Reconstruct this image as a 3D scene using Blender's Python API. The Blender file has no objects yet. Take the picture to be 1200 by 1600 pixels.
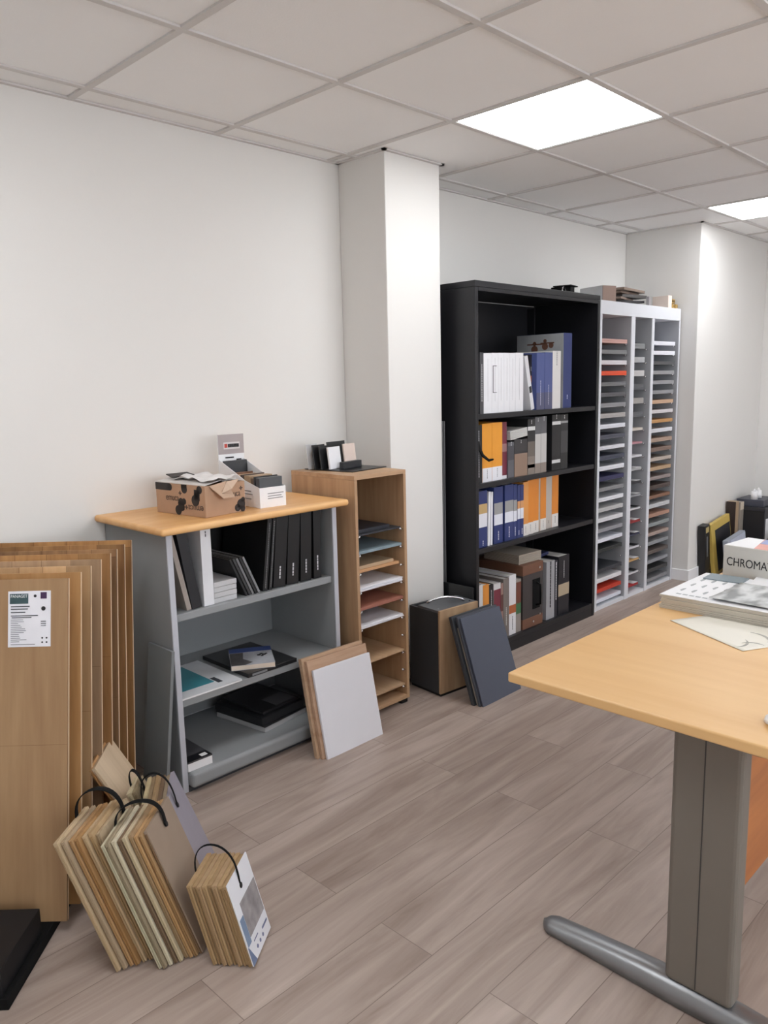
import bpy, bmesh, math, random
from mathutils import Vector, Matrix
random.seed(7)
C = bpy.context.scene.collection
PI = math.pi
HC = 2.45

# ------------------------------------------------------------------ materials
def lin(c):
    c = c / 255.0
    return c / 12.92 if c <= 0.04045 else ((c + 0.055) / 1.055) ** 2.4
def rgb(r, g=None, b=None):
    if g is None: r, g, b = r
    return (lin(r), lin(g), lin(b), 1)
_M = {}
def mat(col, rough=0.6, metal=0.0, var=0.04, scale=14, bump=0.0, spec=0.5, coat=0.0, alpha=None):
    key = (tuple(col), rough, metal, var, scale, bump, spec, coat)
    if key in _M: return _M[key]
    m = bpy.data.materials.new('surface'); m.use_nodes = True
    nt = m.node_tree; b = nt.nodes['Principled BSDF']
    tc = nt.nodes.new('ShaderNodeTexCoord'); nz = nt.nodes.new('ShaderNodeTexNoise')
    nz.inputs['Scale'].default_value = scale; nz.inputs['Detail'].default_value = 3
    nt.links.new(tc.outputs['Object'], nz.inputs['Vector'])
    mx = nt.nodes.new('ShaderNodeMix'); mx.data_type = 'RGBA'
    c = rgb(col)
    mx.inputs['A'].default_value = tuple(max(0, v * (1 - var * 2)) for v in c[:3]) + (1,)
    mx.inputs['B'].default_value = tuple(min(1, v * (1 + var * 2)) for v in c[:3]) + (1,)
    nt.links.new(nz.outputs['Fac'], mx.inputs['Factor'])
    nt.links.new(mx.outputs['Result'], b.inputs['Base Color'])
    b.inputs['Roughness'].default_value = rough; b.inputs['Metallic'].default_value = metal
    b.inputs['Specular IOR Level'].default_value = spec
    b.inputs['Coat Weight'].default_value = coat
    if bump:
        bp = nt.nodes.new('ShaderNodeBump'); bp.inputs['Strength'].default_value = bump
        bp.inputs['Distance'].default_value = 0.002
        n2 = nt.nodes.new('ShaderNodeTexNoise'); n2.inputs['Scale'].default_value = 180
        nt.links.new(tc.outputs['Object'], n2.inputs['Vector'])
        nt.links.new(n2.outputs['Fac'], bp.inputs['Height']); nt.links.new(bp.outputs['Normal'], b.inputs['Normal'])
    _M[key] = m
    return m
def wood(c1, c2, axis='Z', s=1.0, rough=0.5, knots=True, patch=None):
    """grain running along an axis of the object, optional block pattern (patch=(width,length))"""
    key = ('w', tuple(c1), tuple(c2), axis, s, rough, knots, patch)
    if key in _M: return _M[key]
    m = bpy.data.materials.new('wood'); m.use_nodes = True
    nt = m.node_tree; b = nt.nodes['Principled BSDF']; L = nt.links.new
    tc = nt.nodes.new('ShaderNodeTexCoord'); mp = nt.nodes.new('ShaderNodeMapping')
    L(tc.outputs['Object'], mp.inputs['Vector'])
    sc = {'X': (1.2, 14, 14), 'Y': (14, 1.2, 14), 'Z': (14, 14, 1.2)}[axis]
    mp.inputs['Scale'].default_value = tuple(v * s for v in sc)
    nz = nt.nodes.new('ShaderNodeTexNoise'); nz.inputs['Scale'].default_value = 1.6
    nz.inputs['Detail'].default_value = 6; nz.inputs['Distortion'].default_value = 0.7
    L(mp.outputs['Vector'], nz.inputs['Vector'])
    n2 = nt.nodes.new('ShaderNodeTexNoise'); n2.inputs['Scale'].default_value = 8; n2.inputs['Detail'].default_value = 4
    L(mp.outputs['Vector'], n2.inputs['Vector'])
    ad = nt.nodes.new('ShaderNodeMath'); ad.operation = 'MULTIPLY_ADD'; ad.inputs[1].default_value = 0.35
    L(n2.outputs['Fac'], ad.inputs[0]); L(nz.outputs['Fac'], ad.inputs[2])
    rp = nt.nodes.new('ShaderNodeValToRGB'); L(ad.outputs[0], rp.inputs['Fac'])
    rp.color_ramp.elements[0].position = 0.45; rp.color_ramp.elements[0].color = rgb(c2)
    rp.color_ramp.elements[1].position = 0.85; rp.color_ramp.elements[1].color = rgb(c1)
    out = rp.outputs['Color']
    if patch:
        br = nt.nodes.new('ShaderNodeTexBrick'); mp2 = nt.nodes.new('ShaderNodeMapping')
        rot = {'X': (0, 0, 0), 'Z': (0, PI / 2, 0), 'Y': (0, 0, PI / 2)}[axis]
        # put the grain axis on the brick texture's x
        sep = nt.nodes.new('ShaderNodeSeparateXYZ'); cmb = nt.nodes.new('ShaderNodeCombineXYZ')
        L(tc.outputs['Object'], sep.inputs[0])
        order = {'X': ('X', 'Y'), 'Z': ('Z', 'X'), 'Y': ('Y', 'X')}[axis]
        L(sep.outputs[order[0]], cmb.inputs['X']); L(sep.outputs[order[1]], cmb.inputs['Y'])
        L(cmb.outputs[0], br.inputs['Vector'])
        br.inputs['Scale'].default_value = 1; br.inputs['Brick Width'].default_value = patch[1]
        br.inputs['Row Height'].default_value = patch[0]; br.inputs['Mortar Size'].default_value = 0.0008
        br.inputs['Color1'].default_value = (0.62, 0.6, 0.58, 1); br.inputs['Color2'].default_value = (1.12, 1.1, 1.08, 1)
        br.inputs['Mortar'].default_value = (0.5, 0.45, 0.4, 1); br.offset = 0.37
        mu = nt.nodes.new('ShaderNodeMix'); mu.data_type = 'RGBA'; mu.blend_type = 'MULTIPLY'; mu.inputs['Factor'].default_value = 1
        L(out, mu.inputs['A']); L(br.outputs['Color'], mu.inputs['B']); out = mu.outputs['Result']
    L(out, b.inputs['Base Color']); b.inputs['Roughness'].default_value = rough
    _M[key] = m
    return m
def floor_material():
    m = bpy.data.materials.new('plank_floor'); m.use_nodes = True
    nt = m.node_tree; b = nt.nodes['Principled BSDF']; L = nt.links.new
    tc = nt.nodes.new('ShaderNodeTexCoord')
    br = nt.nodes.new('ShaderNodeTexBrick'); L(tc.outputs['Object'], br.inputs['Vector'])
    br.inputs['Scale'].default_value = 1; br.inputs['Brick Width'].default_value = 1.22; br.inputs['Row Height'].default_value = 0.182
    br.inputs['Mortar Size'].default_value = 0.0013; br.inputs['Mortar Smooth'].default_value = 0.3; br.offset = 0.37; br.offset_frequency = 2
    br.inputs['Color1'].default_value = (0, 0, 0, 1); br.inputs['Color2'].default_value = (1, 1, 1, 1); br.inputs['Mortar'].default_value = (0.5, 0.5, 0.5, 1)
    # every plank shifts the grain pattern
    sp = nt.nodes.new('ShaderNodeVectorMath'); sp.operation = 'SCALE'; sp.inputs['Scale'].default_value = 7
    L(br.outputs['Color'], sp.inputs[0])
    add = nt.nodes.new('ShaderNodeVectorMath'); L(tc.outputs['Object'], add.inputs[0]); L(sp.outputs[0], add.inputs[1])
    mp = nt.nodes.new('ShaderNodeMapping'); mp.inputs['Scale'].default_value = (.8, 7.5, 1); L(add.outputs[0], mp.inputs['Vector'])
    nz = nt.nodes.new('ShaderNodeTexNoise'); nz.inputs['Scale'].default_value = 1.5; nz.inputs['Detail'].default_value = 7
    nz.inputs['Distortion'].default_value = 1.1; nz.inputs['Roughness'].default_value = 0.6; L(mp.outputs[0], nz.inputs['Vector'])
    mp2 = nt.nodes.new('ShaderNodeMapping'); mp2.inputs['Scale'].default_value = (3, 60, 1); L(add.outputs[0], mp2.inputs['Vector'])
    n2 = nt.nodes.new('ShaderNodeTexNoise'); n2.inputs['Scale'].default_value = 1.2; n2.inputs['Detail'].default_value = 4; L(mp2.outputs[0], n2.inputs['Vector'])
    ad = nt.nodes.new('ShaderNodeMath'); ad.operation = 'MULTIPLY_ADD'; ad.inputs[1].default_value = 0.16
    L(n2.outputs['Fac'], ad.inputs[0]); L(nz.outputs['Fac'], ad.inputs[2])
    ad2 = nt.nodes.new('ShaderNodeMath'); ad2.operation = 'MULTIPLY_ADD'; ad2.inputs[1].default_value = 0.10
    L(br.outputs['Color'], ad2.inputs[0]); L(ad.outputs[0], ad2.inputs[2])
    rp = nt.nodes.new('ShaderNodeValToRGB'); L(ad2.outputs[0], rp.inputs['Fac'])
    e = rp.color_ramp.elements
    e[0].position = 0.34; e[0].color = rgb(128, 110, 101)
    e[1].position = 0.88; e[1].color = rgb(186, 170, 160)
    k = e.new(0.52); k.color = rgb(154, 137, 127)
    k = e.new(0.68); k.color = rgb(170, 154, 144)
    mu = nt.nodes.new('ShaderNodeMix'); mu.data_type = 'RGBA'; mu.blend_type = 'MIX'
    L(br.outputs['Fac'], mu.inputs['Factor']); L(rp.outputs['Color'], mu.inputs['A']); mu.inputs['B'].default_value = rgb(128, 113, 105)
    L(mu.outputs['Result'], b.inputs['Base Color']); b.inputs['Roughness'].default_value = 0.42
    b.inputs['Specular IOR Level'].default_value = 0.45
    bp = nt.nodes.new('ShaderNodeBump'); bp.inputs['Strength'].default_value = 0.12; bp.inputs['Distance'].default_value = 0.002
    L(ad.outputs[0], bp.inputs['Height']); L(bp.outputs['Normal'], b.inputs['Normal'])
    return m
def emit(col, strength):
    m = bpy.data.materials.new('light'); m.use_nodes = True
    b = m.node_tree.nodes['Principled BSDF']; b.inputs['Base Color'].default_value = (0.8, 0.8, 0.8, 1)
    b.inputs['Emission Color'].default_value = col; b.inputs['Emission Strength'].default_value = strength
    return m

# ------------------------------------------------------------------ mesh helpers
def box(x0, x1, y0, y1, z0, z1, bm=None, M=None):
    bm = bm or bmesh.new()
    vs = [Vector((x, y, z)) for x in (x0, x1) for y in (y0, y1) for z in (z0, z1)]
    if M is not None: vs = [M @ v for v in vs]
    v = [bm.verts.new(p) for p in vs]
    for f in ((0, 1, 3, 2), (4, 6, 7, 5), (0, 4, 5, 1), (2, 3, 7, 6), (0, 2, 6, 4), (1, 5, 7, 3)):
        bm.faces.new([v[i] for i in f])
    return bm
def prism(pts, a0, a1, axis='Y', bm=None, M=None):
    """extrude a polygon (2-D points) along an axis. axis Y: pts are (x,z); X: (y,z); Z: (x,y)"""
    bm = bm or bmesh.new()
    def P(p, a):
        v = {'Y': (p[0], a, p[1]), 'X': (a, p[0], p[1]), 'Z': (p[0], p[1], a)}[axis]
        v = Vector(v); return M @ v if M is not None else v
    A = [bm.verts.new(P(p, a0)) for p in pts]; B = [bm.verts.new(P(p, a1)) for p in pts]
    n = len(pts)
    bm.faces.new(A); bm.faces.new(B[::-1])
    for i in range(n): bm.faces.new([A[i], B[i], B[(i + 1) % n], A[(i + 1) % n]])
    return bm
def cyl(c, r, h, axis='Z', n=20, bm=None, M=None, r2=None):
    bm = bm or bmesh.new()
    r2 = r if r2 is None else r2
    A, B = [], []
    for i in range(n):
        a = 2 * PI * i / n; s, t = math.cos(a), math.sin(a)
        def P(rr, hh):
            v = {'Z': (c[0] + rr * s, c[1] + rr * t, c[2] + hh), 'Y': (c[0] + rr * s, c[1] + hh, c[2] + rr * t), 'X': (c[0] + hh, c[1] + rr * s, c[2] + rr * t)}[axis]
            v = Vector(v); return M @ v if M is not None else v
        A.append(bm.verts.new(P(r, 0))); B.append(bm.verts.new(P(r2, h)))
    bm.faces.new(A); bm.faces.new(B)
    for i in range(n): bm.faces.new([A[i], B[i], B[(i + 1) % n], A[(i + 1) % n]])
    return bm
def tube(path, r, n=8, bm=None, flat=None, wdir=None):
    """sweep an (elliptic) section along a path; flat=(width, thickness) with the width along wdir"""
    bm = bm or bmesh.new(); rings = []
    path = [Vector(p) for p in path]
    for i, p in enumerate(path):
        t = (path[min(i + 1, len(path) - 1)] - path[max(i - 1, 0)]).normalized()
        w = Vector(wdir) if wdir is not None else Vector((0, 0, 1))
        if abs(t.dot(w)) > 0.95: w = Vector((1, 0, 0))
        w = (w - t * w.dot(t)).normalized(); u = t.cross(w)
        a, b = (flat[0] / 2, flat[1] / 2) if flat else (r, r)
        rings.append([bm.verts.new(p + w * a * math.cos(2 * PI * k / n) + u * b * math.sin(2 * PI * k / n)) for k in range(n)])
    for A, B in zip(rings, rings[1:]):
        for k in range(n): bm.faces.new([A[k], A[(k + 1) % n], B[(k + 1) % n], B[k]])
    bm.faces.new(rings[0]); bm.faces.new(rings[-1])
    return bm
def obj(name, bm, m, parent=None, bevel=0.0, smooth=False, seg=2):
    bmesh.ops.recalc_face_normals(bm, faces=bm.faces[:])
    me = bpy.data.meshes.new(name); bm.to_mesh(me); bm.free()
    me.materials.append(m)
    o = bpy.data.objects.new(name, me); C.objects.link(o)
    if smooth:
        for p in me.polygons: p.use_smooth = True
    if bevel:
        md = o.modifiers.new('edge', 'BEVEL'); md.width = bevel; md.segments = seg; md.limit_method = 'ANGLE'; md.angle_limit = math.radians(35)
    if parent is not None: o.parent = parent
    return o
def tag(o, label, cat, group=None, kind=None):
    o['label'] = label; o['category'] = cat
    if group: o['group'] = group
    if kind: o['kind'] = kind
    return o
def thing(name, label, cat, loc=(0, 0, 0), rot=(0, 0, 0), group=None):
    o = bpy.data.objects.new(name, None); C.objects.link(o); o.empty_display_size = 0.05
    o.location = loc; o.rotation_euler = rot
    return tag(o, label, cat, group)
def solo(name, bm, m, label, cat, loc=(0, 0, 0), rot=(0, 0, 0), group=None, bevel=0.0, smooth=False):
    o = obj(name, bm, m, None, bevel, smooth); o.location = loc; o.rotation_euler = rot
    return tag(o, label, cat, group)
def struct(name, bm, m, parent=None, bevel=0.0):
    o = obj(name, bm, m, parent, bevel)
    if parent is None: o['kind'] = 'structure'
    return o
def text(name, s, size, m, parent, M, depth=0.0004, bold=0.0, fit=None):
    cu = bpy.data.curves.new('t', 'FONT'); cu.body = s; cu.size = size; cu.extrude = depth; cu.offset = bold
    cu.align_x = 'LEFT'; cu.align_y = 'BOTTOM_BASELINE'
    to = bpy.data.objects.new('t', cu); C.objects.link(to)
    dg = bpy.context.evaluated_depsgraph_get(); dg.update()
    me = bpy.data.meshes.new_from_object(to.evaluated_get(dg))
    bpy.data.objects.remove(to)
    if fit:
        w = max(v.co.x for v in me.vertices) - min(v.co.x for v in me.vertices)
        for v in me.vertices: v.co.x *= fit / w
    me.transform(M); me.materials.clear(); me.materials.append(m)
    o = bpy.data.objects.new(name, me); C.objects.link(o); o.parent = parent
    return o
def Mx(loc, xdir, ydir):
    x = Vector(xdir).normalized(); y = Vector(ydir).normalized(); z = x.cross(y)
    return Matrix(((x[0], y[0], z[0], loc[0]), (x[1], y[1], z[1], loc[1]), (x[2], y[2], z[2], loc[2]), (0, 0, 0, 1)))

WALL = mat((226, 224, 221), 0.85, var=0.006, scale=3, bump=0.05, spec=0.2)
WHITE = mat((238, 238, 240), 0.45, var=0.01)
PAPER = mat((236, 236, 238), 0.6, var=0.01)
BLACK = mat((20, 20, 23), 0.55, var=0.05, spec=0.35)
SOFTBLACK = mat((14, 14, 15), 0.8, var=0.05, spec=0.2)
INK = mat((30, 30, 34), 0.7, var=0.0)
GREYINK = mat((130, 132, 136), 0.7, var=0.0)
CHROME = mat((215, 215, 218), 0.25, 1.0, var=0.0)
METAL = mat((150, 152, 155), 0.35, 0.8, var=0.02)
GREYMET = mat((152, 154, 157), 0.45, 0.0, var=0.02)

# ------------------------------------------------------------------ room shell
X0, X1, YF, YB = -3.0, 5.28, -5.4, 0.0
FLOOR = floor_material()
struct('floor', box(X0 - .1, X1 + .1, YF - .1, YB + .1, -0.1, 0), FLOOR)
TILE = mat((243, 243, 243), 0.9, var=0.012, scale=2.5, bump=0.15, spec=0.1)
GRID = mat((210, 207, 205), 0.6, var=0.01, spec=0.2)
# light panel cells (tile column, tile row)
LIGHTS = [(2, 1), (6, 1), (-2, 1), (-2, 5), (2, 5), (6, 5)]
gx = lambda i: 0.6 * i
gy = lambda j: -0.14 - 0.6 * j
def ceiling_mesh():
    bm = bmesh.new()
    xs = [X0 - .1] + [gx(i) for i in range(-4, 9)] + [X1 + .1]
    ys = [YB + .1] + [gy(j) for j in range(0, 9)] + [YF - .1]
    for a, b in zip(xs, xs[1:]):
        for c, d in zip(ys, ys[1:]):
            lit = any(abs(a - gx(i)) < .01 and abs(c - gy(j)) < .01 for i, j in LIGHTS)
            if not lit: box(a + .001, b - .001, d + .001, c - .001, HC + 0.007, HC + 0.03, bm)
    box(X0 - .1, X1 + .1, YF - .1, YB + .1, HC + 0.14, HC + 0.16, bm)
    return bm
struct('ceiling', ceiling_mesh(), TILE)
bm = bmesh.new()
for i in range(-4, 9): box(gx(i) - .012, gx(i) + .012, YF, YB, HC, HC + .0069, bm)
for j in range(0, 9): box(X0, X1, gy(j) - .012, gy(j) + .012, HC - .0003, HC + .0067, bm)
struct('trim_1', bm, GRID)
bm = bmesh.new()
box(X0, X1, -.018, 0, HC - .001, HC + .006, bm); box(1.252, 1.658, -.318, -.3, HC - .001, HC + .006, bm)
box(1.252, 1.27, -.318, 0, HC - .001, HC + .006, bm); box(1.64, 1.658, -.318, 0, HC - .001, HC + .006, bm)
box(4.022, 4.04, -.558, 0, HC - .001, HC + .006, bm); box(4.022, X1, -.558, -.54, HC - .001, HC + .006, bm)
struct('trim_2', bm, GRID)
struct('wall_back', box(X0 - .1, X1 + .1, 0, .1, 0, HC + .12), WALL)
struct('wall_right', box(X1, X1 + .1, YF - .1, 0, 0, HC + .12), WALL)
struct('wall_left', box(X0 - .1, X0, YF - .1, 0, 0, HC + .12), WALL)
struct('wall_column', box(1.27, 1.64, -.30, -.0005, 0, HC + .12), WALL, bevel=.004)
struct('wall_alcove', box(4.04, X1 - .0005, -.54, -.0005, 0, HC + .12), WALL, bevel=.004)
# front wall behind the camera, with two windows
bm = bmesh.new(); wins = [(-2.6, -0.2), (0.6, 3.8)]
xs = [X0] + [v for w in wins for v in w] + [X1]
for k in range(0, len(xs), 2): box(xs[k], xs[k + 1], YF - .1, YF, 0, HC + .12, bm)
for a, b in wins:
    box(a, b, YF - .1, YF, 0, .9, bm); box(a, b, YF - .1, YF, 2.25, HC + .12, bm)
struct('wall_front', bm, WALL)
glass = bpy.data.materials.new('glass'); glass.use_nodes = True
gn = glass.node_tree; gn.nodes.remove(gn.nodes['Principled BSDF'])
g1 = gn.nodes.new('ShaderNodeBsdfTransparent'); g2 = gn.nodes.new('ShaderNodeBsdfGlossy'); g2.inputs['Roughness'].default_value = .02
g3 = gn.nodes.new('ShaderNodeMixShader'); g3.inputs[0].default_value = .08
gn.links.new(g1.outputs[0], g3.inputs[1]); gn.links.new(g2.outputs[0], g3.inputs[2]); gn.links.new(g3.outputs[0], gn.nodes['Material Output'].inputs[0])
for k, (a, b) in enumerate(wins):
    bm = box(a, b, YF - .07, YF - .02, .9, .95)
    box(a, b, YF - .07, YF - .02, 2.2, 2.25, bm); box(a, a + .05, YF - .07, YF - .02,   .95, 2.2, bm)
    box(b - .05, b, YF - .07, YF - .02,   .95, 2.2, bm); m_ = (a + b) / 2; box(m_ - .03, m_ + .03, YF - .07, YF - .02,   .95, 2.2, bm)
    w = struct('window_%d' % (k + 1), bm, WHITE)
    obj('pane', box(a + .05, b - .05, YF - .05, YF - .045,   .95, 2.2), glass, w)
def base(name, boxes):
    bm = bmesh.new()
    for b in boxes: box(*b, 0, .08, bm)
    struct(name, bm, WHITE, bevel=.003)
base('baseboard_back', [(X0, 1.27, -.012, 0), (1.64, 4.04, -.012, 0)])
base('baseboard_column', [(1.258, 1.27, -.312, -.012), (1.27, 1.64, -.312, -.3), (1.64, 1.652, -.312, -.012)])
base('baseboard_alcove', [(4.028, 4.04, -.552, -.012), (4.04, X1, -.552, -.54)])
base('baseboard_right', [(X1 - .012, X1, YF, -.552)])
base('baseboard_left', [(X0, X0 + .012, YF, -.012)])

LIGHT = emit((0.96, 0.98, 1.0, 1), 7.5)
labels = {(2, 1): 'large bright square LED ceiling panel, nearest one above the black bookcase',
          (6, 1): 'bright square LED ceiling panel cut by the right edge of the picture'}
for (i, j) in LIGHTS:
    t = thing('ceiling_light', labels.get((i, j), 'square LED ceiling panel behind the viewer'), 'ceiling light',
              (gx(i) + .3, gy(j) - .3, HC), (0, 0, 0), 'square LED panels in the ceiling grid')
    bm = bmesh.new()
    for a in ((-.3, .3, -.3, -.288), (-.3, .3, .288, .3), (-.3, -.288, -.288, .288), (.288, .3, -.288, .288)): box(*a, .0005, .02, bm)
    obj('frame', bm, WHITE, t)
    bm = bmesh.new(); s_ = .288
    obj('diffuser', box(-s_, s_, -s_, s_, .004, .012, bm), LIGHT, t)

# ------------------------------------------------------------------ grey bookcase
GREY = mat((146, 149, 151), 0.5, var=0.015, spec=0.4)
BEECH = wood((232, 184, 126), (220, 164, 102), 'X', 0.6, 0.4)
t = thing('bookcase', 'low grey bookcase with a beech top and three open shelves', 'bookcase', (0.39, -.225, 0))
W, D = .39, .225
def sidepanel(s):
    # side panel with a rounded front edge
    x = s * (W - .011)
    return box(x - .011, x + .011, -D, D - .003, 0.0, .955)
for s in (-1, 1): obj('side_panel', sidepanel(s), GREY, t, .005)
obj('back_panel', box(-W + .022, W - .022, D - .012, D - .003, .03, .955), GREY, t)
EDGE = mat((188, 190, 198), .4, var=.01)
for s in (-1, 1): obj('front_edge', box(s * (W - .011) - .0112, s * (W - .011) + .0112, -D - .0055, -D - .0002, .001, .954), EDGE, t, .002)
for z in (.66, .343): obj('shelf', box(-W + .0225, W - .0225, -D + .012, D - .0125, z - .028, z), GREY, t, .003)
obj('bottom_panel', box(-W + .0225, W - .0225, -D - .035, D - .0125, .02, .078), GREY, t, .014, seg=4)
obj('plinth', box(-W + .0225, W - .0225, -D - .005, D - .02, 0, .0195), mat((60, 62, 66), .6), t)
o = obj('top_panel', box(-W - .04, W + .035, -D - .05, D - .004, .9555, .982), BEECH, t, .011, seg=4)

# ------------------------------------------------------------------ oak tray cabinet
OAKV = wood((192, 157, 122), (160, 124, 92), 'Z', 0.55, 0.55)
OAKH = wood((196, 162, 128), (170, 134, 102), 'X', 0.55, 0.55)
t = thing('tray_cabinet', 'tall narrow oak cabinet with open front and sheets on wire pins', 'cabinet', (1.0, -.295, 0))
W, D = .155, .205
for s in (-1, 1):
    x = s * (W - .008); obj('side_panel', box(x - .008, x + .008, -D, D, .022, 1.054), OAKV, t, .001)
obj('back_panel', box(-W + .0165, W - .0165, D - .012, D, .035, 1.054), OAKV, t)
obj('top_panel', box(-W, W, -D, D, 1.0545, 1.072), OAKH, t, .001)
obj('bottom_panel', box(-W + .0165, W - .0165, -D, D - .0125, .022, .04), OAKH, t, .001)
for s in (-1, 1):
    for y in (-D + .03, D - .03): obj('foot', box(s * .13 - .02, s * .13 + .02, y - .02, y + .02, 0, .0215), BLACK, t)
zs = [.817 - .0815 * k for k in range(10)]
def pin(x, y, z, s):
    bm = cyl((x, y, z - .004), .0035, s * .016, 'X', 8); cyl((x + s * .014, y, z - .006), .0045, .009, 'Z', 8, bm)
    return bm
for z in zs:
    for s in (-1, 1): obj('shelf_pin', pin(s * (W - .0165), -D + .012, z - .004, -s), CHROME, t, smooth=True)
def sheet(x0, x1, y0, y1, z, th, col, label, group, name='sample_sheet', cat='sample sheet', tilt=(0, 0, 0), rough=.5, n=1, m=None, slip=0):
    cx, cy = (x0 + x1) / 2, (y0 + y1) / 2; w, d = (x1 - x0) / 2, (y1 - y0) / 2
    bm = bmesh.new(); q = th / n
    for k in range(n):
        dx = random.uniform(-slip, slip); dy = random.uniform(-slip, slip)
        box(-w + dx, w + dx, -d + dy, d + dy, q * k, q * (k + 1) - (.0005 if n > 1 else 0), bm)
    return solo(name, bm, m or mat(col, rough, var=.03), label, cat, (cx, cy, z), tilt, group, bevel=.0008)
G = 'sheets laid on pins in the oak cabinet'
a, b = .8635, 1.1365
sheet(a, b - .004, -.485, -.12, zs[0] - .0035, .007, (46, 48, 54), 'stiff black sheet on the topmost pins of the oak cabinet', G, tilt=(0, 0, 0))
sheet(a + .006, b - .05, -.46, -.14, zs[0] + .004, .014, (40, 42, 50), 'dark slate folder lying on the topmost black sheet in the oak cabinet', G)
sheet(a, b, -.485, -.12, zs[1], .012, (134, 151, 160), 'pale blue grey sheet in the oak cabinet, just below the black ones', G, n=2)
sheet(a, b - .015, -.48, -.12, zs[2], .012, (196, 150, 108), 'tan wood decor sheet with an orange corner in the oak cabinet', G)
sheet(a + .004, b - .04, -.47, -.13, zs[2] + .0125, .014, (184, 158, 128), 'beige board lying on the tan sheet in the oak cabinet', G)
sheet(a, b, -.488, -.12, zs[3], .02, (232, 232, 238), 'thick white paper stack in the oak cabinet above the terracotta sheet', G, n=4, slip=.003)
sheet(a, b, -.488, -.12, zs[4], .014, (160, 104, 88), 'terracotta red sheet in the oak cabinet', G)
sheet(a, b, -.488, -.12, zs[5], .014, (230, 230, 236), 'white paper stack in the oak cabinet below the terracotta sheet', G, n=3, slip=.003)
sheet(a, b, -.488, -.12, zs[7], .009, (196, 166, 132), 'light oak decor sheet on the third pins from the bottom of the oak cabinet', G, m=wood((204, 172, 138), (182, 148, 114), 'Y', .6))
sheet(a, b, -.488, -.12, zs[9], .010, (190, 162, 130), 'light oak decor sheet on the lowest pins of the oak cabinet', G, m=wood((200, 170, 138), (180, 148, 116), 'Y', .6))

# ------------------------------------------------------------------ tall black bookcase
BK = mat((27, 27, 31), 0.38, var=.02, spec=.4)
BKIN = BK
t = thing('bookcase', 'tall black metal bookcase holding rows of binders', 'bookcase', (2.298, -.235, 0))
W, D = .588, .22
for s in (-1, 1):
    x = s * (W - .0125); obj('side_panel', box(x - .0125, x + .0125, -D, D, 0, 1.89), BK, t, .002)
obj('back_panel', box(-W + .0255, W - .0255, D - .01, D, .08, 1.885), BKIN, t)
obj('top_panel', box(-W, W, -D, D, 1.8905, 1.92), BK, t, .002)
obj('front_strip', box(-W + .0255, W - .0255, -D, -D + .012, 1.872, 1.89), BK, t)
for z in (1.285, .94, .607): obj('shelf', box(-W + .0255, W - .0255, -D + .004, D - .0105, z - .026, z), BK, t, .002)
obj('bottom_panel', box(-W + .0255, W - .0255, -D + .002, D - .0105, .055, .08), BK, t, .001)
obj('plinth', box(-W + .0255, W - .0255, -D + .002, -D + .02, 0, .0545), BK, t)
obj('inner_post', box(W - .11, W - .098, D - .06, D - .012, .085, 1.87), BK, t)

# ------------------------------------------------------------------ pale triple tray unit
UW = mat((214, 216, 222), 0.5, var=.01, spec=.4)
t = thing('tray_unit', 'tall pale grey three column unit filled with sample sheets on pins', 'shelving unit', (3.47, -.225, 0))
ux0, ux1 = 2.935, 4.02
ox = 3.47
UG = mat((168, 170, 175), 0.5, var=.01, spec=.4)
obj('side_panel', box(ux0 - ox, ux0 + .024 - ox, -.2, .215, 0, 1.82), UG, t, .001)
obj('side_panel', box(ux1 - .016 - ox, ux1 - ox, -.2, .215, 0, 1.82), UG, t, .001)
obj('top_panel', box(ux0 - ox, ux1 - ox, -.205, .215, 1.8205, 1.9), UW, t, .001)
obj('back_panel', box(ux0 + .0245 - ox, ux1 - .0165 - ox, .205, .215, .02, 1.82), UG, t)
DIV = [(3.322, 3.370), (3.600, 3.634)]
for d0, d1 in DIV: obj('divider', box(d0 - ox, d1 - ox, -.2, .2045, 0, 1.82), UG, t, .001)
for d0, d1 in DIV + [(ux0, ux0 + .024), (ux1 - .016, ux1)]: obj('front_edge', box(d0 - ox, d1 - ox, -.205, -.2002, 0, 1.82), UW, t)
cols = [(2.9595, 3.3215), (3.3705, 3.5995), (3.6345, 4.0035)]
for a, b in cols: obj('bottom_panel', box(a - ox, b - ox, -.2, .2045, .0, .022), UW, t)
ORD = ['topmost'] + ['%s from the top' % w for w in 'second third fourth fifth sixth seventh eighth ninth tenth eleventh twelfth thirteenth fourteenth fifteenth sixteenth seventeenth eighteenth nineteenth twentieth twenty-first twenty-second twenty-third twenty-fourth twenty-fifth twenty-sixth'.split()]
L1 = [('dusty pink', (190, 150, 142)), ('grey', (122, 122, 124)), ('pinkish white', (206, 202, 206)), ('bright orange red', (214, 78, 44)), ('grey', (112, 112, 115)),
      ('dark grey', (88, 88, 92)), ('mid grey', (140, 140, 143)), ('warm light grey', (166, 162, 160)), ('white', (212, 214, 222)), ('dark blue grey', (78, 80, 92)),
      ('white', (214, 214, 220)), ('slate blue', (66, 70, 84)), ('white', (216, 218, 224)), ('navy blue', (48, 48, 84)), ('grey', (134, 134, 136)), ('white', (220, 222, 228)),
      ('light grey', (184, 184, 184)), ('white', (216, 216, 220)), ('grey', (148, 148, 154)), ('white', (220, 222, 232)), ('blackish green', (44, 48, 48)), None,
      ('dark slate', (58, 60, 66)), ('white', (222, 220, 224)), ('bright red', (196, 62, 44)), ('white', (222, 226, 238))]
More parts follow.
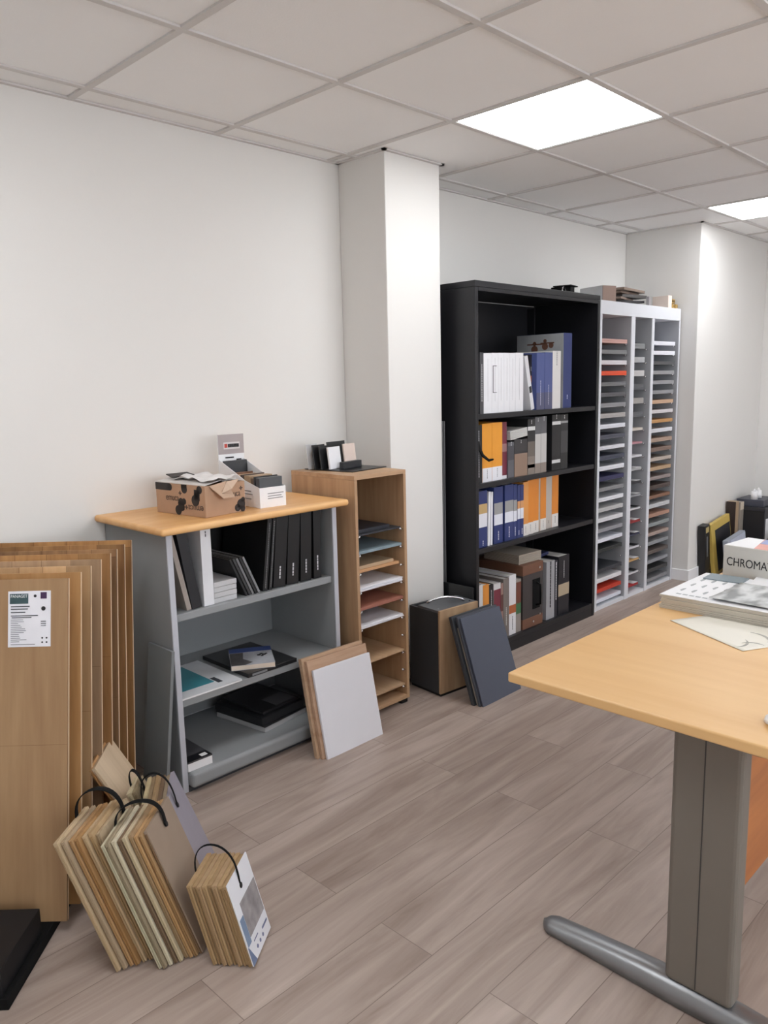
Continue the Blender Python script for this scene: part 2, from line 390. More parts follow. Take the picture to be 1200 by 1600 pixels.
L2 = [('grey', (132, 134, 136)), ('pale grey', (166, 168, 170)), ('off-white', (190, 188, 188)), ('dark grey', (84, 86, 90)), ('warm grey', (158, 154, 150)), ('dark grey', (92, 94, 98)),
      ('cream', (204, 196, 186)), ('dusty pink', (190, 140, 150)), ('white', (206, 206, 210)), ('pale grey', (170, 170, 172)), ('black', (60, 60, 64)), ('mid grey', (146, 148, 152)),
      ('white', (208, 208, 212)), ('dark red', (150, 50, 52)), ('navy', (58, 60, 84)), ('white', (206, 206, 212)), ('yellow tan', (196, 158, 104)), ('white', (214, 214, 220)), ('red', (160, 44, 46))]
L3 = [('white', (226, 226, 234)), ('white', (228, 228, 236)), ('dark grey', (84, 84, 86)), ('grey', (150, 150, 153)), ('grey', (148, 148, 152)), ('grey', (140, 140, 144)), ('peach tan', (198, 164, 136)),
      ('off-white', (206, 202, 204)), ('orange wood', (190, 144, 92)), ('white', (210, 212, 218)), ('beige brown', (170, 146, 130)), ('brown', (124, 104, 94)), ('light beige', (186, 174, 164)),
      ('tan', (184, 156, 124)), ('taupe', (146, 134, 132)), ('dark brown', (76, 64, 60)), ('reddish brown', (134, 98, 78)), ('pale grey', (192, 194, 198)), ('salmon brown', (172, 134, 116)),
      ('grey', (140, 146, 148)), ('pinkish beige', (172, 152, 144)), ('grey', (146, 148, 152)), ('dark taupe', (98, 88, 84)), ('grey', (142, 144, 150)), ('blackish', (60, 60, 60)), ('grey', (136, 136, 140))]
for ci, (L, cn) in enumerate(((L1, 'left'), (L2, 'middle'), (L3, 'right'))):
    a, b = cols[ci]
    for k, e in enumerate(L):
        z = (1.655 - .0645 * k) if ci != 1 else (1.628 - .0876 * k)
        obj('shelf_pin', pin(b - ox, -.205 + .03, z - .004, -1), CHROME, t, smooth=True)
        if e is None: continue
        th = .025 if ci != 1 else (.036 if k < 6 else .014)
        gap = .022 if ci != 1 else .03
        o = sheet(a + .0005, b - gap, -.415 if ci != 1 else -.40, -.06, z, th + random.uniform(-.003, .003), e[1], '%s sheet in the %s column of the pale unit, %s' % (e[0], cn, ORD[k]),
                  'sheets in the %s column of the pale tray unit' % cn, n=2, slip=.0)
        if ci == 1 and k in (9, 10, 11, 12, 13, 14, 15, 16, 17, 18):
            w2 = (b - gap - a) / 2
            obj('corner_label', box(w2 - .075, w2 - .006, -.172, -.11, th + .0035, th + .0042), WHITE if k not in (12, 15, 17) else INK, o)['label'] = 'small label at the front corner'

# ------------------------------------------------------------------ books and binders
def book(name, label, x0, x1, z0, ztop, yf, depth, col, cat='binder', bands=(), marks=None, lean=0, group=None, page=(200, 198, 194), rough=.45, hollow=True, yaw=0):
    """a standing volume seen spine first; bands: (from, to, colour) as a fraction of the height; marks: (colour, from, to, size)"""
    w, h = x1 - x0, ztop - z0
    lift = w * math.sin(lean) if lean > 0 else 0
    t = thing(name, label, cat, (x0, yf, z0 + lift), (0, lean, yaw), group)
    th = min(.003, w * .2)
    bm = box(0, w, 0, th, 0, h); box(0, th, th, depth, 0, h, bm); box(w - th, w, th, depth, 0, h, bm)
    obj('cover', bm, mat(col, rough, var=.03), t)
    obj('pages', box(th + .0002, w - th - .0002, th + .0002, depth - .004, .002, h - .004), mat(page, .8, var=.02), t)
    for (f0, f1, c) in bands: obj('spine_band', box(.0006, w - .0006, -.0007, .0002, h * f0, h * f1), mat(c, .5, var=.02), t)
    if marks:
        c, f0, f1, s = marks
        bm = bmesh.new(); z = h * f0
        while z < h * f1:
            l = random.uniform(.004, .011) * s
            box(w / 2 - .0022 * s, w / 2 + .0022 * s, -.0013, -.0006, z, z + l, bm); z += l + .0025
        obj('spine_lettering', bm, mat(c, .6, var=0), t)
    return t
WH = (226, 226, 230)
g = 'volumes on the top shelf of the black bookcase'; Z = 1.2853; Y = -.432; DP = .3
book('magazine', 'thin white volume at the far left of the top shelf in the black bookcase', 1.738, 1.756, Z, 1.581, Y, DP, WH, 'book', group=g)
book('binder', 'dark grey binder with pale lettering, left end of the top black bookcase shelf', 1.776, 1.804, Z, 1.585, Y, DP, (66, 66, 70), marks=((200, 200, 204), .2, .8, 1), group=g)
xs = [1.8055, 1.872, 1.926, 1.975, 2.025, 2.075, 2.146]
wl = ['white binder right beside the dark grey binder, leftmost of the white row', 'white binder with a dark bracket outline on its spine', 'third white binder of the white row on the top shelf',
      'fourth white binder of the white row on the top shelf', 'fifth white binder of the white row on the top shelf', 'last white binder of the white row, touching the leaning catalogue']
for k in range(6):
    t = book('binder', wl[k], xs[k] + .0006, xs[k + 1] - .0006, Z, 1.583 + random.uniform(-.003, .003), Y, DP, WH, marks=((186, 186, 190), .2, .9, .5), group=g)
    w = xs[k + 1] - xs[k]
    if k == 1:
        bm = bmesh.new()
        for a in ((.008, .012, .1, .235), (.012, .04, .1, .103), (.012, .04, .232, .235)): box(a[0], a[1], -.001, -.0002, a[2], a[3], bm)
        obj('spine_frame', bm, INK, t)
book('catalogue', 'leaning white catalogue with a small black square mark', 2.2, 2.232, Z, Z + .285, Y, .26, (206, 206, 208), 'catalogue', lean=-.0, group=g) if False else None
t = book('catalogue', 'white catalogue leaning left against the white binders on the top shelf', 2.222, 2.252, Z + .001, Z + .288, Y, .27, (210, 210, 214), 'catalogue', lean=-.235, group=g)
bm = box(.005, .026, -.0012, -.0003, .09, .125); obj('spine_mark', bm, INK, t)
book('binder', 'black binder with photo strip between the leaning catalogue and blue binders', 2.2545, 2.2685, Z, 1.58, Y + .03, .26, (34, 32, 38), bands=((.5, .62, (150, 90, 70)), (.7, .78, (110, 110, 116))), group=g)
BL = (72, 84, 136); BD = (38, 52, 106)
book('binder', 'soft blue binder, left of two beside the leaning catalogue', 2.27, 2.346, Z, 1.587, Y, DP, BL, bands=((.0, .3, (82, 84, 112)),), marks=((190, 190, 210), .08, .5, 1), group=g)
book('binder', 'soft blue binder, right of two, next to the thick white one', 2.349, 2.424, Z, 1.591, Y, DP, BL, bands=((.0, .3, (82, 84, 112)),), marks=((190, 190, 210), .08, .4, 1), group=g)
book('binder', 'thick off-white binder between the blue binders on the top shelf', 2.4255, 2.507, Z, 1.600, Y, DP, (214, 212, 210), marks=((120, 120, 124), .75, .98, 1), group=g)
t = book('binder', 'tallest blue binder with beach photo cover on the top shelf', 2.534, 2.621, Z, 1.699, Y + .0, .31, BD, marks=((200, 205, 230), .12, .18, 1.2), group=g)
bm = box(-.0012, -.0003, .0, .31, 0, .4127); obj('cover_photo', bm, mat((150, 152, 154), .5, var=.12, scale=8), t)
bm = bmesh.new()
for (y, z, s) in ((.19, .33, .022), (.19, .362, .012), (.12, .345, .02), (.12, .375, .011), (.08, .35, .016)): cyl((-.0022, y, z), s, .001, 'X', 14, bm)
for (y0, y1, z) in ((.13, .24, .355), (.06, .15, .36)): box(-.0022, -.0012, y0, y1, z, z + .007, bm)
obj('cover_figures', bm, mat((96, 62, 48), .6), t)
g = 'volumes on the second shelf of the black bookcase'; Z = .9403
ORG = (226, 152, 46); OR2 = (218, 134, 46)
t = book('binder', 'black binder with white lettering, far left of the second shelf', 1.738, 1.791, Z, 1.230, Y, DP, (24, 24, 27), marks=((200, 200, 204), .1, .9, 1), group=g)
obj('strap', tube([(.012, -.004, .21), (.02, -.012, .17), (.03, -.022, .14), (.055, -.04, .115), (.075, -.05, .118)], .01, 8, flat=(.024, .01), wdir=(1, 0, 0)), SOFTBLACK, t, smooth=True)
book('binder', 'orange yellow binder with white foot, left one of the pair', 1.7925, 1.873, Z, 1.235, Y, DP, ORG, bands=((.0, .24, (226, 226, 232)),), marks=((120, 120, 124), .06, .2, .8), group=g)
book('binder', 'orange yellow binder with white foot, right one beside the maroon binder', 1.8745, 1.9605, Z, 1.236, Y, DP, ORG, bands=((.0, .24, (226, 226, 232)),), marks=((120, 120, 124), .06, .2, .8), group=g)
book('binder', 'maroon binder with a small photo band on the second shelf', 1.9615, 2.011, Z, 1.234, Y + .008, DP, (112, 40, 58), bands=((0, .06, (220, 220, 224)), (.48, .62, (150, 110, 110))), group=g)
book('box_file', 'small grey patterned box file beside the maroon binder', 2.013, 2.065, Z, 1.127, Y, .26, (92, 92, 98), 'box file', bands=((.5, .9, (70, 70, 76)),), marks=((200, 200, 204), .9, .97, 1), group=g)
book('box_file', 'dark topped tan box file carrying the tilted brochure pile', 2.068, 2.188, Z, 1.136, Y, .26, (54, 52, 54), 'box file', bands=((0, .62, (142, 118, 102)),), marks=((190, 190, 194), .9, .97, 1), group=g)
bm = bmesh.new()
for k in range(6): box(0, .155, 0, .24, k * .0078, k * .0078 + .006, bm)
solo('brochure_stack', bm, mat((206, 204, 202), .6), 'pile of white brochures lying tilted on the tan box file', 'brochures', (2.032, Y - .002, 1.1375), (0, -.10, 0), None)
ST = (70, 68, 70)
for (x0, x1, zt, lab, c, bd) in ((2.1905, 2.259, 1.237, 'black topped grey stone patterned binder with two white squares', (34, 34, 36), ((0, .33, (130, 120, 112)), (.33, .6, (104, 96, 90)), (.8, .87, (214, 214, 214)), (.12, .18, (214, 214, 214)))),
                                 (2.2605, 2.3155, 1.246, 'grey marble pattern binder, left one of two alike', (92, 92, 96), ((.0, .18, (140, 128, 120)), (.18, .7, (190, 188, 186)))),
                                 (2.3165, 2.372, 1.247, 'grey marble pattern binder, right one of two before the gap', (92, 92, 96), ((.0, .18, (140, 128, 120)), (.18, .7, (190, 188, 186)))),
                                 (2.427, 2.514, 1.251, 'black veined marble binder with white squares after the gap', (26, 26, 28), ((.82, .88, (206, 206, 206)), (.13, .19, (206, 206, 206)))),
                                 (2.5155, 2.591, 1.250, 'black veined marble binder at the right end of the second shelf', (30, 30, 32), ((.3, .7, (62, 62, 64)), (.84, .88, (150, 150, 150))))):
    book('binder', lab, x0, x1, Z, zt, Y, DP, c, bands=bd, marks=((210, 210, 212), .92, .98, 1), group=g)
g = 'volumes on the third shelf of the black bookcase'; Z = .6073
NV = (40, 54, 108); BB = ((.33, .52, (222, 224, 234)), (.52, .72, (150, 150, 150)))
book('binder', 'blue binder with tan and white bands, far left of the third shelf', 1.76, 1.832, Z, .898, Y, DP, NV, bands=((.36, .6, (222, 222, 230)), (.6, .77, (190, 160, 110))), marks=((220, 220, 235), .03, .12, 1.2), group=g)
book('brochure', 'white brochure leaning right between blue binders, left of two', 1.837, 1.8545, Z, .887, Y, .26, (228, 228, 234), 'brochure', lean=.03, group=g)
book('brochure', 'white brochure leaning against the wide blue binder, right of two', 1.861, 1.8765, Z, .884, Y, .26, (228, 228, 234), 'brochure', lean=.02, group=g)
book('binder', 'blue binder banded grey and white just right of the white brochures', 1.890, 1.965, Z, .904, Y, DP, NV, bands=BB, marks=((220, 220, 235), .06, .22, 1.2), group=g)
book('binder', 'dark blue plain spine squeezed between two banded blue binders', 1.967, 1.982, Z, .903, Y + .01, DP, (34, 38, 84), group=g)
book('binder', 'wide blue binder banded grey and white in the middle of the blue group', 1.984, 2.061, Z, .905, Y, DP, NV, bands=BB, marks=((220, 220, 235), .06, .22, 1.2), group=g)
book('binder', 'narrow blue binder banded grey and white right of the wide one', 2.0625, 2.093, Z, .899, Y, DP, NV, bands=BB, marks=((220, 220, 235), .06, .22, 1), group=g)
book('binder', 'narrow blue binder with orange and white bands, left of two', 2.0975, 2.1262, Z, .892, Y, DP, NV, bands=((.36, .56, (222, 224, 234)), (.56, .7, (206, 150, 100))), marks=((220, 220, 235), .06, .15, 1), group=g)
book('binder', 'narrow blue binder with orange and white bands, next to the orange group', 2.1275, 2.1555, Z, .892, Y, DP, NV, bands=((.36, .56, (222, 224, 234)), (.56, .7, (206, 150, 100))), marks=((220, 220, 235), .06, .15, 1), group=g)
wf = ((0, .22, (222, 218, 214)),)
book('binder', 'pale orange binder with white foot, first of the orange group on the third shelf', 2.158, 2.208, Z, .902, Y + .005, DP, (218, 150, 80), bands=wf, marks=((120, 120, 120), .05, .18, .8), group=g)
book('binder', 'orange binder with white foot, second of the orange group', 2.2095, 2.2625, Z, .906, Y + .01, DP, OR2, bands=wf, marks=((120, 120, 120), .05, .18, .8), group=g)
book('binder', 'orange binder with white foot, third of the orange group', 2.264, 2.323, Z, .908, Y + .015, DP, OR2, bands=wf, marks=((120, 120, 120), .05, .18, .8), group=g)
book('binder', 'grey spined binder between orange binders on the third shelf', 2.3245, 2.346, Z, .908, Y + .02, DP, (176, 164, 152), group=g)
book('binder', 'orange binder with white foot right of the grey spine', 2.3475, 2.405, Z, .911, Y + .02, DP, OR2, bands=wf, marks=((120, 120, 120), .05, .18, .8), group=g)
book('binder', 'wide light grey binder next to the last orange one', 2.4075, 2.471, Z, .909, Y + .025, DP, (184, 176, 168), marks=((120, 110, 110), .1, .14, 1), group=g)
book('binder', 'last orange binder with white foot at the right end of the group', 2.4725, 2.54, Z, .911, Y + .025, DP, OR2, bands=((0, .25, (222, 218, 214)),), marks=((60, 60, 60), .08, .2, 1), group=g)
g = 'volumes on the bottom shelf of the black bookcase'; Z = .0803
book('catalogue', 'white catalogue at the left end of the bottom shelf', 1.738, 1.794, Z, .412, Y, .28, (214, 212, 212), 'catalogue', group=g)
book('catalogue', 'orange spined catalogue on the bottom shelf', 1.7955, 1.846, Z, .405, Y, .28, (222, 146, 60), 'catalogue', group=g)
book('catalogue', 'black catalogue with white lettering beside the orange spine', 1.8475, 1.884, Z, .398, Y, .28, (36, 34, 38), 'catalogue', marks=((210, 210, 214), .2, .9, 1), group=g)
book('catalogue', 'white catalogue with a maroon band on the bottom shelf', 1.8865, 1.948, Z, .392, Y, .28, (216, 214, 216), 'catalogue', bands=((.4, .9, (116, 44, 60)),), group=g)
book('catalogue', 'narrow mottled brown and white catalogue on the bottom shelf', 1.95, 1.971, Z, .384, Y, .28, (150, 120, 112), 'catalogue', bands=((.5, .8, (96, 60, 56)),), group=g)
book('catalogue', 'grey brown catalogue left of the white photo spine', 1.973, 2.023, Z, .404, Y, .28, (120, 112, 108), 'catalogue', marks=((216, 216, 216), .2, .5, 1), group=g)
book('catalogue', 'white catalogue with a little colour photo low on its spine', 2.0245, 2.087, Z, .412, Y, .28, (226, 226, 230), 'catalogue', bands=((.36, .5, (176, 100, 60)),), marks=((90, 90, 94), .08, .3, 1), group=g)
book('catalogue', 'brown and green banded catalogue beside the brown carrying case', 2.0885, 2.135, Z, .377, Y, .28, (150, 142, 136), 'catalogue', bands=((.35, .55, (62, 110, 72)), (.55, .95, (110, 62, 48))), group=g)
t = thing('sample_case', 'dark carrying case with brown ends and a black handle on the bottom shelf', 'case', (2.145, Y - .005, Z), (0, 0, 0))
obj('body', box(0, .196, 0, .34, .058, .306), mat((62, 56, 56), .6), t)
obj('end_cap', box(-.001, .197, -.001, .341, 0, .058), mat((112, 76, 58), .6), t, .002)
obj('end_cap', box(-.001, .197, -.001, .341, .306, .362), mat((112, 76, 58), .6), t, .002)
obj('handle', tube([(.13, -.001, .12), (.13, -.028, .13), (.13, -.03, .18), (.13, -.028, .24), (.13, -.001, .25)], .006, 8), SOFTBLACK, t, smooth=True)
obj('handle_plate', box(.095, .165, -.003, -.0002, .1, .27), SOFTBLACK, t)
for x, z in ((.16, .33), (.1, .03), (.165, .06)): obj('rivet', cyl((x, -.004, z), .007, .003, 'Y', 12), CHROME, t)
bm = bmesh.new()
for k in range(7): box(k * .028, k * .028 + .024, 0, .24, 0, .05, bm)
for k in range(1):
    bm2 = bmesh.new()
    for q in range(6): box(0, .2, 0, .25, q * .009, q * .009 + .007, bm2)
    bm.free()
    solo('board_stack', bm2, mat((176, 166, 154), .6), 'pile of beige sample boards lying on top of the brown carrying case', 'sample boards', (2.16, -.4, Z + .3632), (0, 0, -.06), None)
book('binder', 'dark binder directly right of the brown carrying case', 2.356, 2.384, Z, .427, Y + .03, .28, (44, 44, 52), group=g)
book('binder', 'grey binder with large black lettering on the bottom shelf', 2.386, 2.47, Z, .421, Y, .28, (160, 160, 164), marks=((24, 24, 28), .2, .95, 2.2), group=g)
book('binder', 'narrow black binder with white lettering next to the grey one', 2.4715, 2.502, Z, .415, Y, .28, (32, 34, 44), marks=((220, 220, 224), .3, .95, 1.6), group=g)
book('binder', 'black binder with a tan label at the right end of the bottom shelf', 2.511, 2.628, Z, .43, Y, .3, (24, 24, 32), bands=((.32, .52, (176, 160, 136)),), marks=((200, 200, 204), .62, .92, 1), group=g)
bm = bmesh.new()
solo('folder', box(0, .14, 0, .24, 0, .018), mat((42, 48, 86), .5), 'navy blue folder lying flat across the bottom shelf binders', 'folder', (2.4, -.36, .4305), (0, 0, .1), None, bevel=.001)

# ------------------------------------------------------------------ contents of the grey bookcase
g = 'volumes on the top shelf of the grey bookcase'; Z = .6603; Y = -.422
book('folder', 'beige edged board leaning left at the end of the grey bookcase shelf', .0825, .101, Z, Z + .29, Y, .28, (156, 146, 138), 'folder', lean=-.20, group=g)
book('binder', 'black binder leaning left between the beige board and white binder', .1045, .144, Z, Z + .285, Y, .29, (34, 34, 38), lean=-.16, group=g)
book('binder', 'tall white binder standing upright in the grey bookcase', .1545, .197, Z, .944, Y, .29, (226, 227, 231), marks=((110, 110, 114), .9, .97, 1), group=g)
bm = bmesh.new()
for k in range(4): box(random.uniform(0, .003), .1, random.uniform(0, .004), .2, k * .02, k * .02 + .0185, bm)
solo('catalogue_stack', bm, mat((196, 196, 198), .5), 'low pile of white catalogues lying beside the upright white binder', 'catalogues', (.199, Y, Z), (0, 0, 0), None, bevel=.001)
for k in range(5):
    book('magazine', ['black', 'dark', 'grey edged', 'black edged', 'last pale edged'][k] + ' thin folder leaning left over the white pile, ' + ['leftmost of five', 'second of five', 'middle of five', 'fourth of five', 'rightmost of five'][k],
         .3385 + k * .0145, .3385 + k * .0145 + .0085, Z, Z + .165, Y, .24, [(30, 30, 32), (60, 60, 62), (120, 120, 122), (40, 40, 42), (130, 130, 132)][k], 'folder', lean=-.42, page=(210, 210, 210), group=g)
solo('folder', box(0, .3, 0, .012, 0, .27), mat((22, 22, 24), .5), 'large black folder standing against the back behind the thin folders', 'folder', (.2, -.10, Z), (0, 0, 0), None, bevel=.002)
bk = [(.417, .021, .14, .28, 'first black binder of the leaning row, nearest the thin folders'), (.446, .014, .13, .28, 'thin black binder, second of the leaning row'),
      (.468, .058, .11, .283, 'wide black binder with white lettering, third of the leaning row'), (.535, .058, .085, .283, 'fourth black binder of the leaning row'),
      (.606, .055, .05, .284, 'fifth black binder of the leaning row with lettering down its spine'), (.676, .04, .03, .285, 'last black binder touching the right side of the grey bookcase')]
for (x, w, l, h, lab) in bk:
    book('binder', lab, x, x + w, Z, Z + h, Y, .29, (20, 20, 22), marks=((206, 206, 210), .12, .3, 1.4) if w > .03 else ((150, 150, 152), .04, .95, .6), lean=l, group='black binders in the grey bookcase', page=(40, 40, 42))
Z = .3433
t = thing('magazine', 'white magazine with a teal picture on the middle grey shelf', 'magazine', (.14, -.284, Z), (0, 0, 0))
obj('pages', box(-.115, .145, -.158, .15, 0, .006), PAPER, t)
obj('cover', box(-.1155, .1455, -.1585, .151, .0061, .007), mat((214, 216, 220), .4, var=.05, scale=20), t)
obj('cover_picture', box(-.115, .06, -.10, .13, .00705, .0076), mat((62, 142, 156), .4, var=.12, scale=12), t)
bm = prism([(-.09, .02), (-.03, .03), (.01, .05), (-.035, .04), (-.07, .035)], .0077, .0081, 'Z'); obj('cover_shape', bm, mat((30, 60, 70), .5), t)
bm = box(.065, .085, -.12, -.06, .0071, .0076); obj('cover_mark', bm, mat((60, 62, 70), .5), t)
t = thing('folder', 'black folder lying under the paperback on the middle grey shelf', 'folder', (.435, -.285, Z), (0, 0, 0))
obj('cover', box(-.12, .12, -.155, .16, 0, .016), mat((36, 36, 38), .35), t, .002)
obj('label', box(-.1, -.03, -.1558, -.1551, .004, .012), GREYINK, t)
t = thing('book', 'paperback with blue headed landscape cover lying on the black folder', 'book', (.415, -.325, Z + .0165), (0, 0, -.55))
obj('pages', box(-.084, .084, -.1, .1, .0015, .0185), mat((220, 206, 190), .7), t)
bm = box(-.085, .085, -.1, .101, 0, .0012); box(-.085, .085, -.1, .101, .0188, .02, bm); box(-.085, .085, .1, .102, .0012, .0188, bm)
obj('cover', bm, mat((178, 180, 186), .35, var=.15, scale=30), t)
obj('cover_title', box(-.085, .085, .05, .1, .0201, .0207), mat((58, 78, 140), .4), t)
bm = prism([(-.084, -.1), (-.084, .045), (-.03, .045), (-.035, -.03), (.0, -.075), (-.03, -.1)], .0201, .0206, 'Z'); obj('cover_picture', bm, mat((84, 80, 80), .4, var=.3, scale=40), t)
bm = bmesh.new()
for (x, y, r) in ((.03, .0, .008), (.04, .012, .007), (.05, .002, .009), (.042, -.012, .006), (.06, .01, .005)): cyl((x, y, .0201), r, .0008, 'Z', 10, bm)
obj('cover_figure', bm, INK, t)
Z = .0783
t = thing('catalogue', 'thick pale edged black catalogue lowest in the pile on the bottom grey shelf', 'catalogue', (.505, -.245, Z), (0, 0, .14))
obj('pages', box(-.12, .12, -.145, .14, .001, .022), mat((178, 178, 180), .6), t); obj('cover', box(-.122, .122, -.147, .142, .0222, .026), mat((38, 38, 40), .4), t)
t = thing('binder', 'black binder lying in the middle of the pile on the bottom grey shelf', 'binder', (.5, -.24, Z + .0265), (0, 0, .12))
obj('cover', box(-.12, .12, -.145, .14, 0, .034), mat((34, 34, 37), .4), t, .003)
t = thing('folder', 'dark folder on top of the pile on the bottom grey shelf', 'folder', (.51, -.235, Z + .061), (0, 0, .1))
obj('cover', box(-.1, .1, -.13, .13, 0, .012), mat((38, 38, 41), .35), t, .002)
obj('label', box(-.02, .09, -.12, -.03, .0121, .0127), mat((92, 92, 96), .5), t)
t = thing('book', 'white edged book with dark cover at the left end of the bottom grey shelf', 'book', (.075, -.34, Z), (0, 0, -.02))
obj('pages', box(-.05, .05, -.12, .12, 0, .03), PAPER, t); obj('cover', box(-.0505, .0505, -.1205, .12, .0302, .036), mat((70, 70, 74), .4, var=.1), t)
obj('cover_strip', box(-.05, .05, -.12, -.075, .0361, .0366), mat((22, 22, 26), .4), t); obj('cover_label', box(.012, .038, -.112, -.09, .0367, .0371), WHITE, t)

# ------------------------------------------------------------------ on top of the grey bookcase
ZT = .9823
KRAFT = mat((176, 142, 116), .8, var=.04, scale=30)
t = thing('cardboard_box', 'brown cardboard box with black blobs and lettering, torn open on the beech top', 'box', (.183, -.424, ZT), (0, 0, math.radians(6.7)))
BW, BD_, BH = .19, .285, .115
bm = box(0, BW, 0, .004, 0, BH); box(0, BW, BD_ - .004, BD_, 0, BH, bm); box(0, .004, .004, BD_ - .004, 0, BH, bm); box(BW - .004, BW, .004, BD_ - .004, 0, BH, bm); box(.004, BW - .004, .004, BD_ - .004, 0, .004, bm)
obj('body', bm, KRAFT, t, .0015)
def flap(pts, name='flap', m=KRAFT, th=.003):
    bm = bmesh.new(); A = [bm.verts.new(p) for p in pts]; B = [bm.verts.new((p[0], p[1], p[2] + th)) for p in pts]; n = len(pts)
    bm.faces.new(A); bm.faces.new(B)
    for i in range(n): bm.faces.new([A[i], B[i], B[(i + 1) % n], A[(i + 1) % n]])
    return obj(name, bm, m, t)
flap([(0, .002, BH + .0005), (0, BD_, BH + .0005), (.09, BD_ - .01, BH + .012), (.10, .03, BH + .008)], m=mat((214, 208, 204), .7, var=.06))
flap([(.10, .02, BH + .005), (.105, BD_ - .03, BH + .013), (BW, BD_, BH + .001), (BW + .004, .05, BH + .004)], m=mat((216, 212, 208), .7, var=.06))
flap([(.03, BD_ - .06, BH + .016), (.05, BD_ + .0, BH + .022), (.15, BD_, BH + .02), (.13, BD_ - .07, BH + .016)], m=mat((56, 50, 48), .7))
flap([(0.02, -.003, BH - .004), (.06, -.03, BH - .05), (.115, -.028, BH - .052), (.10, -.002, BH + .006)], m=mat((188, 158, 134), .8))
flap([(.10, -.004, BH + .004), (.06, -.022, BH - .032), (.10, -.03, BH - .02), (.155, -.006, BH + .008)], m=mat((198, 172, 150), .8))
bm = bmesh.new()
bmesh.ops.create_grid(bm, x_segments=12, y_segments=10, size=1)
for v in bm.verts:
    x, y = v.co.x, v.co.y
    v.co = Vector((.1 + x * .075, .12 + y * .11, BH + .016 + .006 * math.sin(x * 5 + y * 3) + .004 * math.sin(y * 9 - x * 4) + .004 * random.random()))
obj('wrapping_sheet', bm, mat((226, 222, 220), .6, var=.03), t, smooth=True)
BLOB = mat((44, 40, 40), .7)
def disc_y(x, z, r): cyl((x, -.0009, z), r, .0007, 'Y', 22, bm)
def disc_x(y, z, r): cyl((-.0009, y, z), r, .0007, 'X', 22, bm)
bm = bmesh.new(); disc_y(.175, .012, .012); disc_y(.168, .03, .02); disc_y(.178, .045, .01); disc_y(.15, .018, .014); obj('printed_blob', bm, BLOB, t)
bm = bmesh.new(); disc_x(.135, .032, .017); disc_x(.138, .05, .014); disc_x(.155, .018, .018); disc_x(.12, .052, .012); box(-.0009, -.0002, .12, .155, .02, .05, bm); obj('printed_blob', bm, BLOB, t)
bm = bmesh.new(); disc_x(.055, .06, .021); disc_x(.045, .082, .016); disc_x(.03, .1, .015); box(-.0009, -.0002, .03, .06, .06, .1, bm); obj('printed_blob', bm, BLOB, t)
bm = bmesh.new(); disc_x(.115, .098, .016); box(-.0009, -.0002, .1, .132, .1, .115, bm); obj('printed_blob', bm, BLOB, t)
bm = bmesh.new(); box(-.0009, -.0002, .2, .285, .088, .115, bm); disc_x(.2, .101, .0135); obj('printed_blob', bm, BLOB, t)
PR = mat((70, 56, 50), .7, var=0)
text('printed_word', 'emuca', .036, PR, t, Mx((-.0011, .225, .052), (0, -1, 0), (0, 0, 1)), .0002, fit=.075)
text('printed_word', 'emuca', .036, PR, t, Mx((-.0011, -.0 + .01, .042), (0, 1, 0), (0, 0, -1)), .0002, fit=.085)
text('printed_word', 'emuca', .034, PR, t, Mx((.098, -.0011, .062), (1, 0, 0), (0, 0, 1)), .0002, fit=.066)
bm = bmesh.new()
def plus(o, ax):
    for a, b in (((-.008, .008), (-.002, .002)), ((-.002, .002), (-.008, .008))):
        if ax == 'x': box(-.0012, -.0003, o[0] + a[0], o[0] + a[1], o[1] + b[0], o[1] + b[1], bm)
        else: box(o[0] + a[0], o[0] + a[1], -.0012, -.0003, o[1] + b[0], o[1] + b[1], bm)
plus((.14, .082), 'x'); plus((.108, .032), 'x'); plus((.17, .09), 'y'); obj('printed_mark', bm, PR, t)

t = thing('display_box', 'white sample display box with sloped sides and printed back board', 'display box', (.437, -.405, ZT), (0, 0, -.06))
w, d = .12, .29
bm = box(0, w, 0, .003, 0, .078)
obj('front_panel', bm, WHITE, t)
for x in (0, w - .003): obj('side_panel', prism([(.003, 0), (d, 0), (d, .17), (.1, .10), (.003, .078)] if x == 0 else [(.003, 0), (d, 0), (d, .17), (.1, .10), (.003, .078)], x, x + .003, 'X'), WHITE, t)
obj('base_panel', box(.0031, w - .0031, .0031, d, 0, .003), WHITE, t)
bb = obj('back_board', box(0, w, d + .0003, d + .004, 0, .272), WHITE, t)
obj('header', box(0, w, d - .0008, d + .0002, .192, .272), mat((170, 160, 160), .6), bb)
obj('header_label', box(.024, .1, d - .0018, d - .0009, .212, .24), mat((214, 208, 208), .6), bb)
bm = bmesh.new(); x = .044
while x < .095:
    l = random.uniform(.003, .006); box(x, x + l, d - .0026, d - .0018, .219, .233, bm); x += l + .0008
obj('header_lettering', bm, INK, bb)
obj('header_mark', box(.028, .041, d - .0026, d - .0018, .218, .234), mat((190, 70, 60), .6), bb)
bm = bmesh.new()
for z, a, b in ((.175, .03, .07), (.157, .018, .068), (.165, .082, .105), (.15, .08, .1)): box(a, b, d - .0016, d - .0003, z, z + .005, bm)
obj('small_print', bm, INK, bb)
bm = bmesh.new()
for z, a, b in ((.052, .036, .11), (.042, .036, .1), (.033, .036, .105)): box(a, b, -.0007, -.0001, z, z + .003, bm)
obj('small_print', bm, GREYINK, t)
bm = bmesh.new()
for z, a, b in ((.06, .06, .14), (.048, .05, .13), (.03, .06, .15)): box(-.0007, -.0001, a, b, z, z + .0035, bm)
obj('small_print', bm, GREYINK, t)
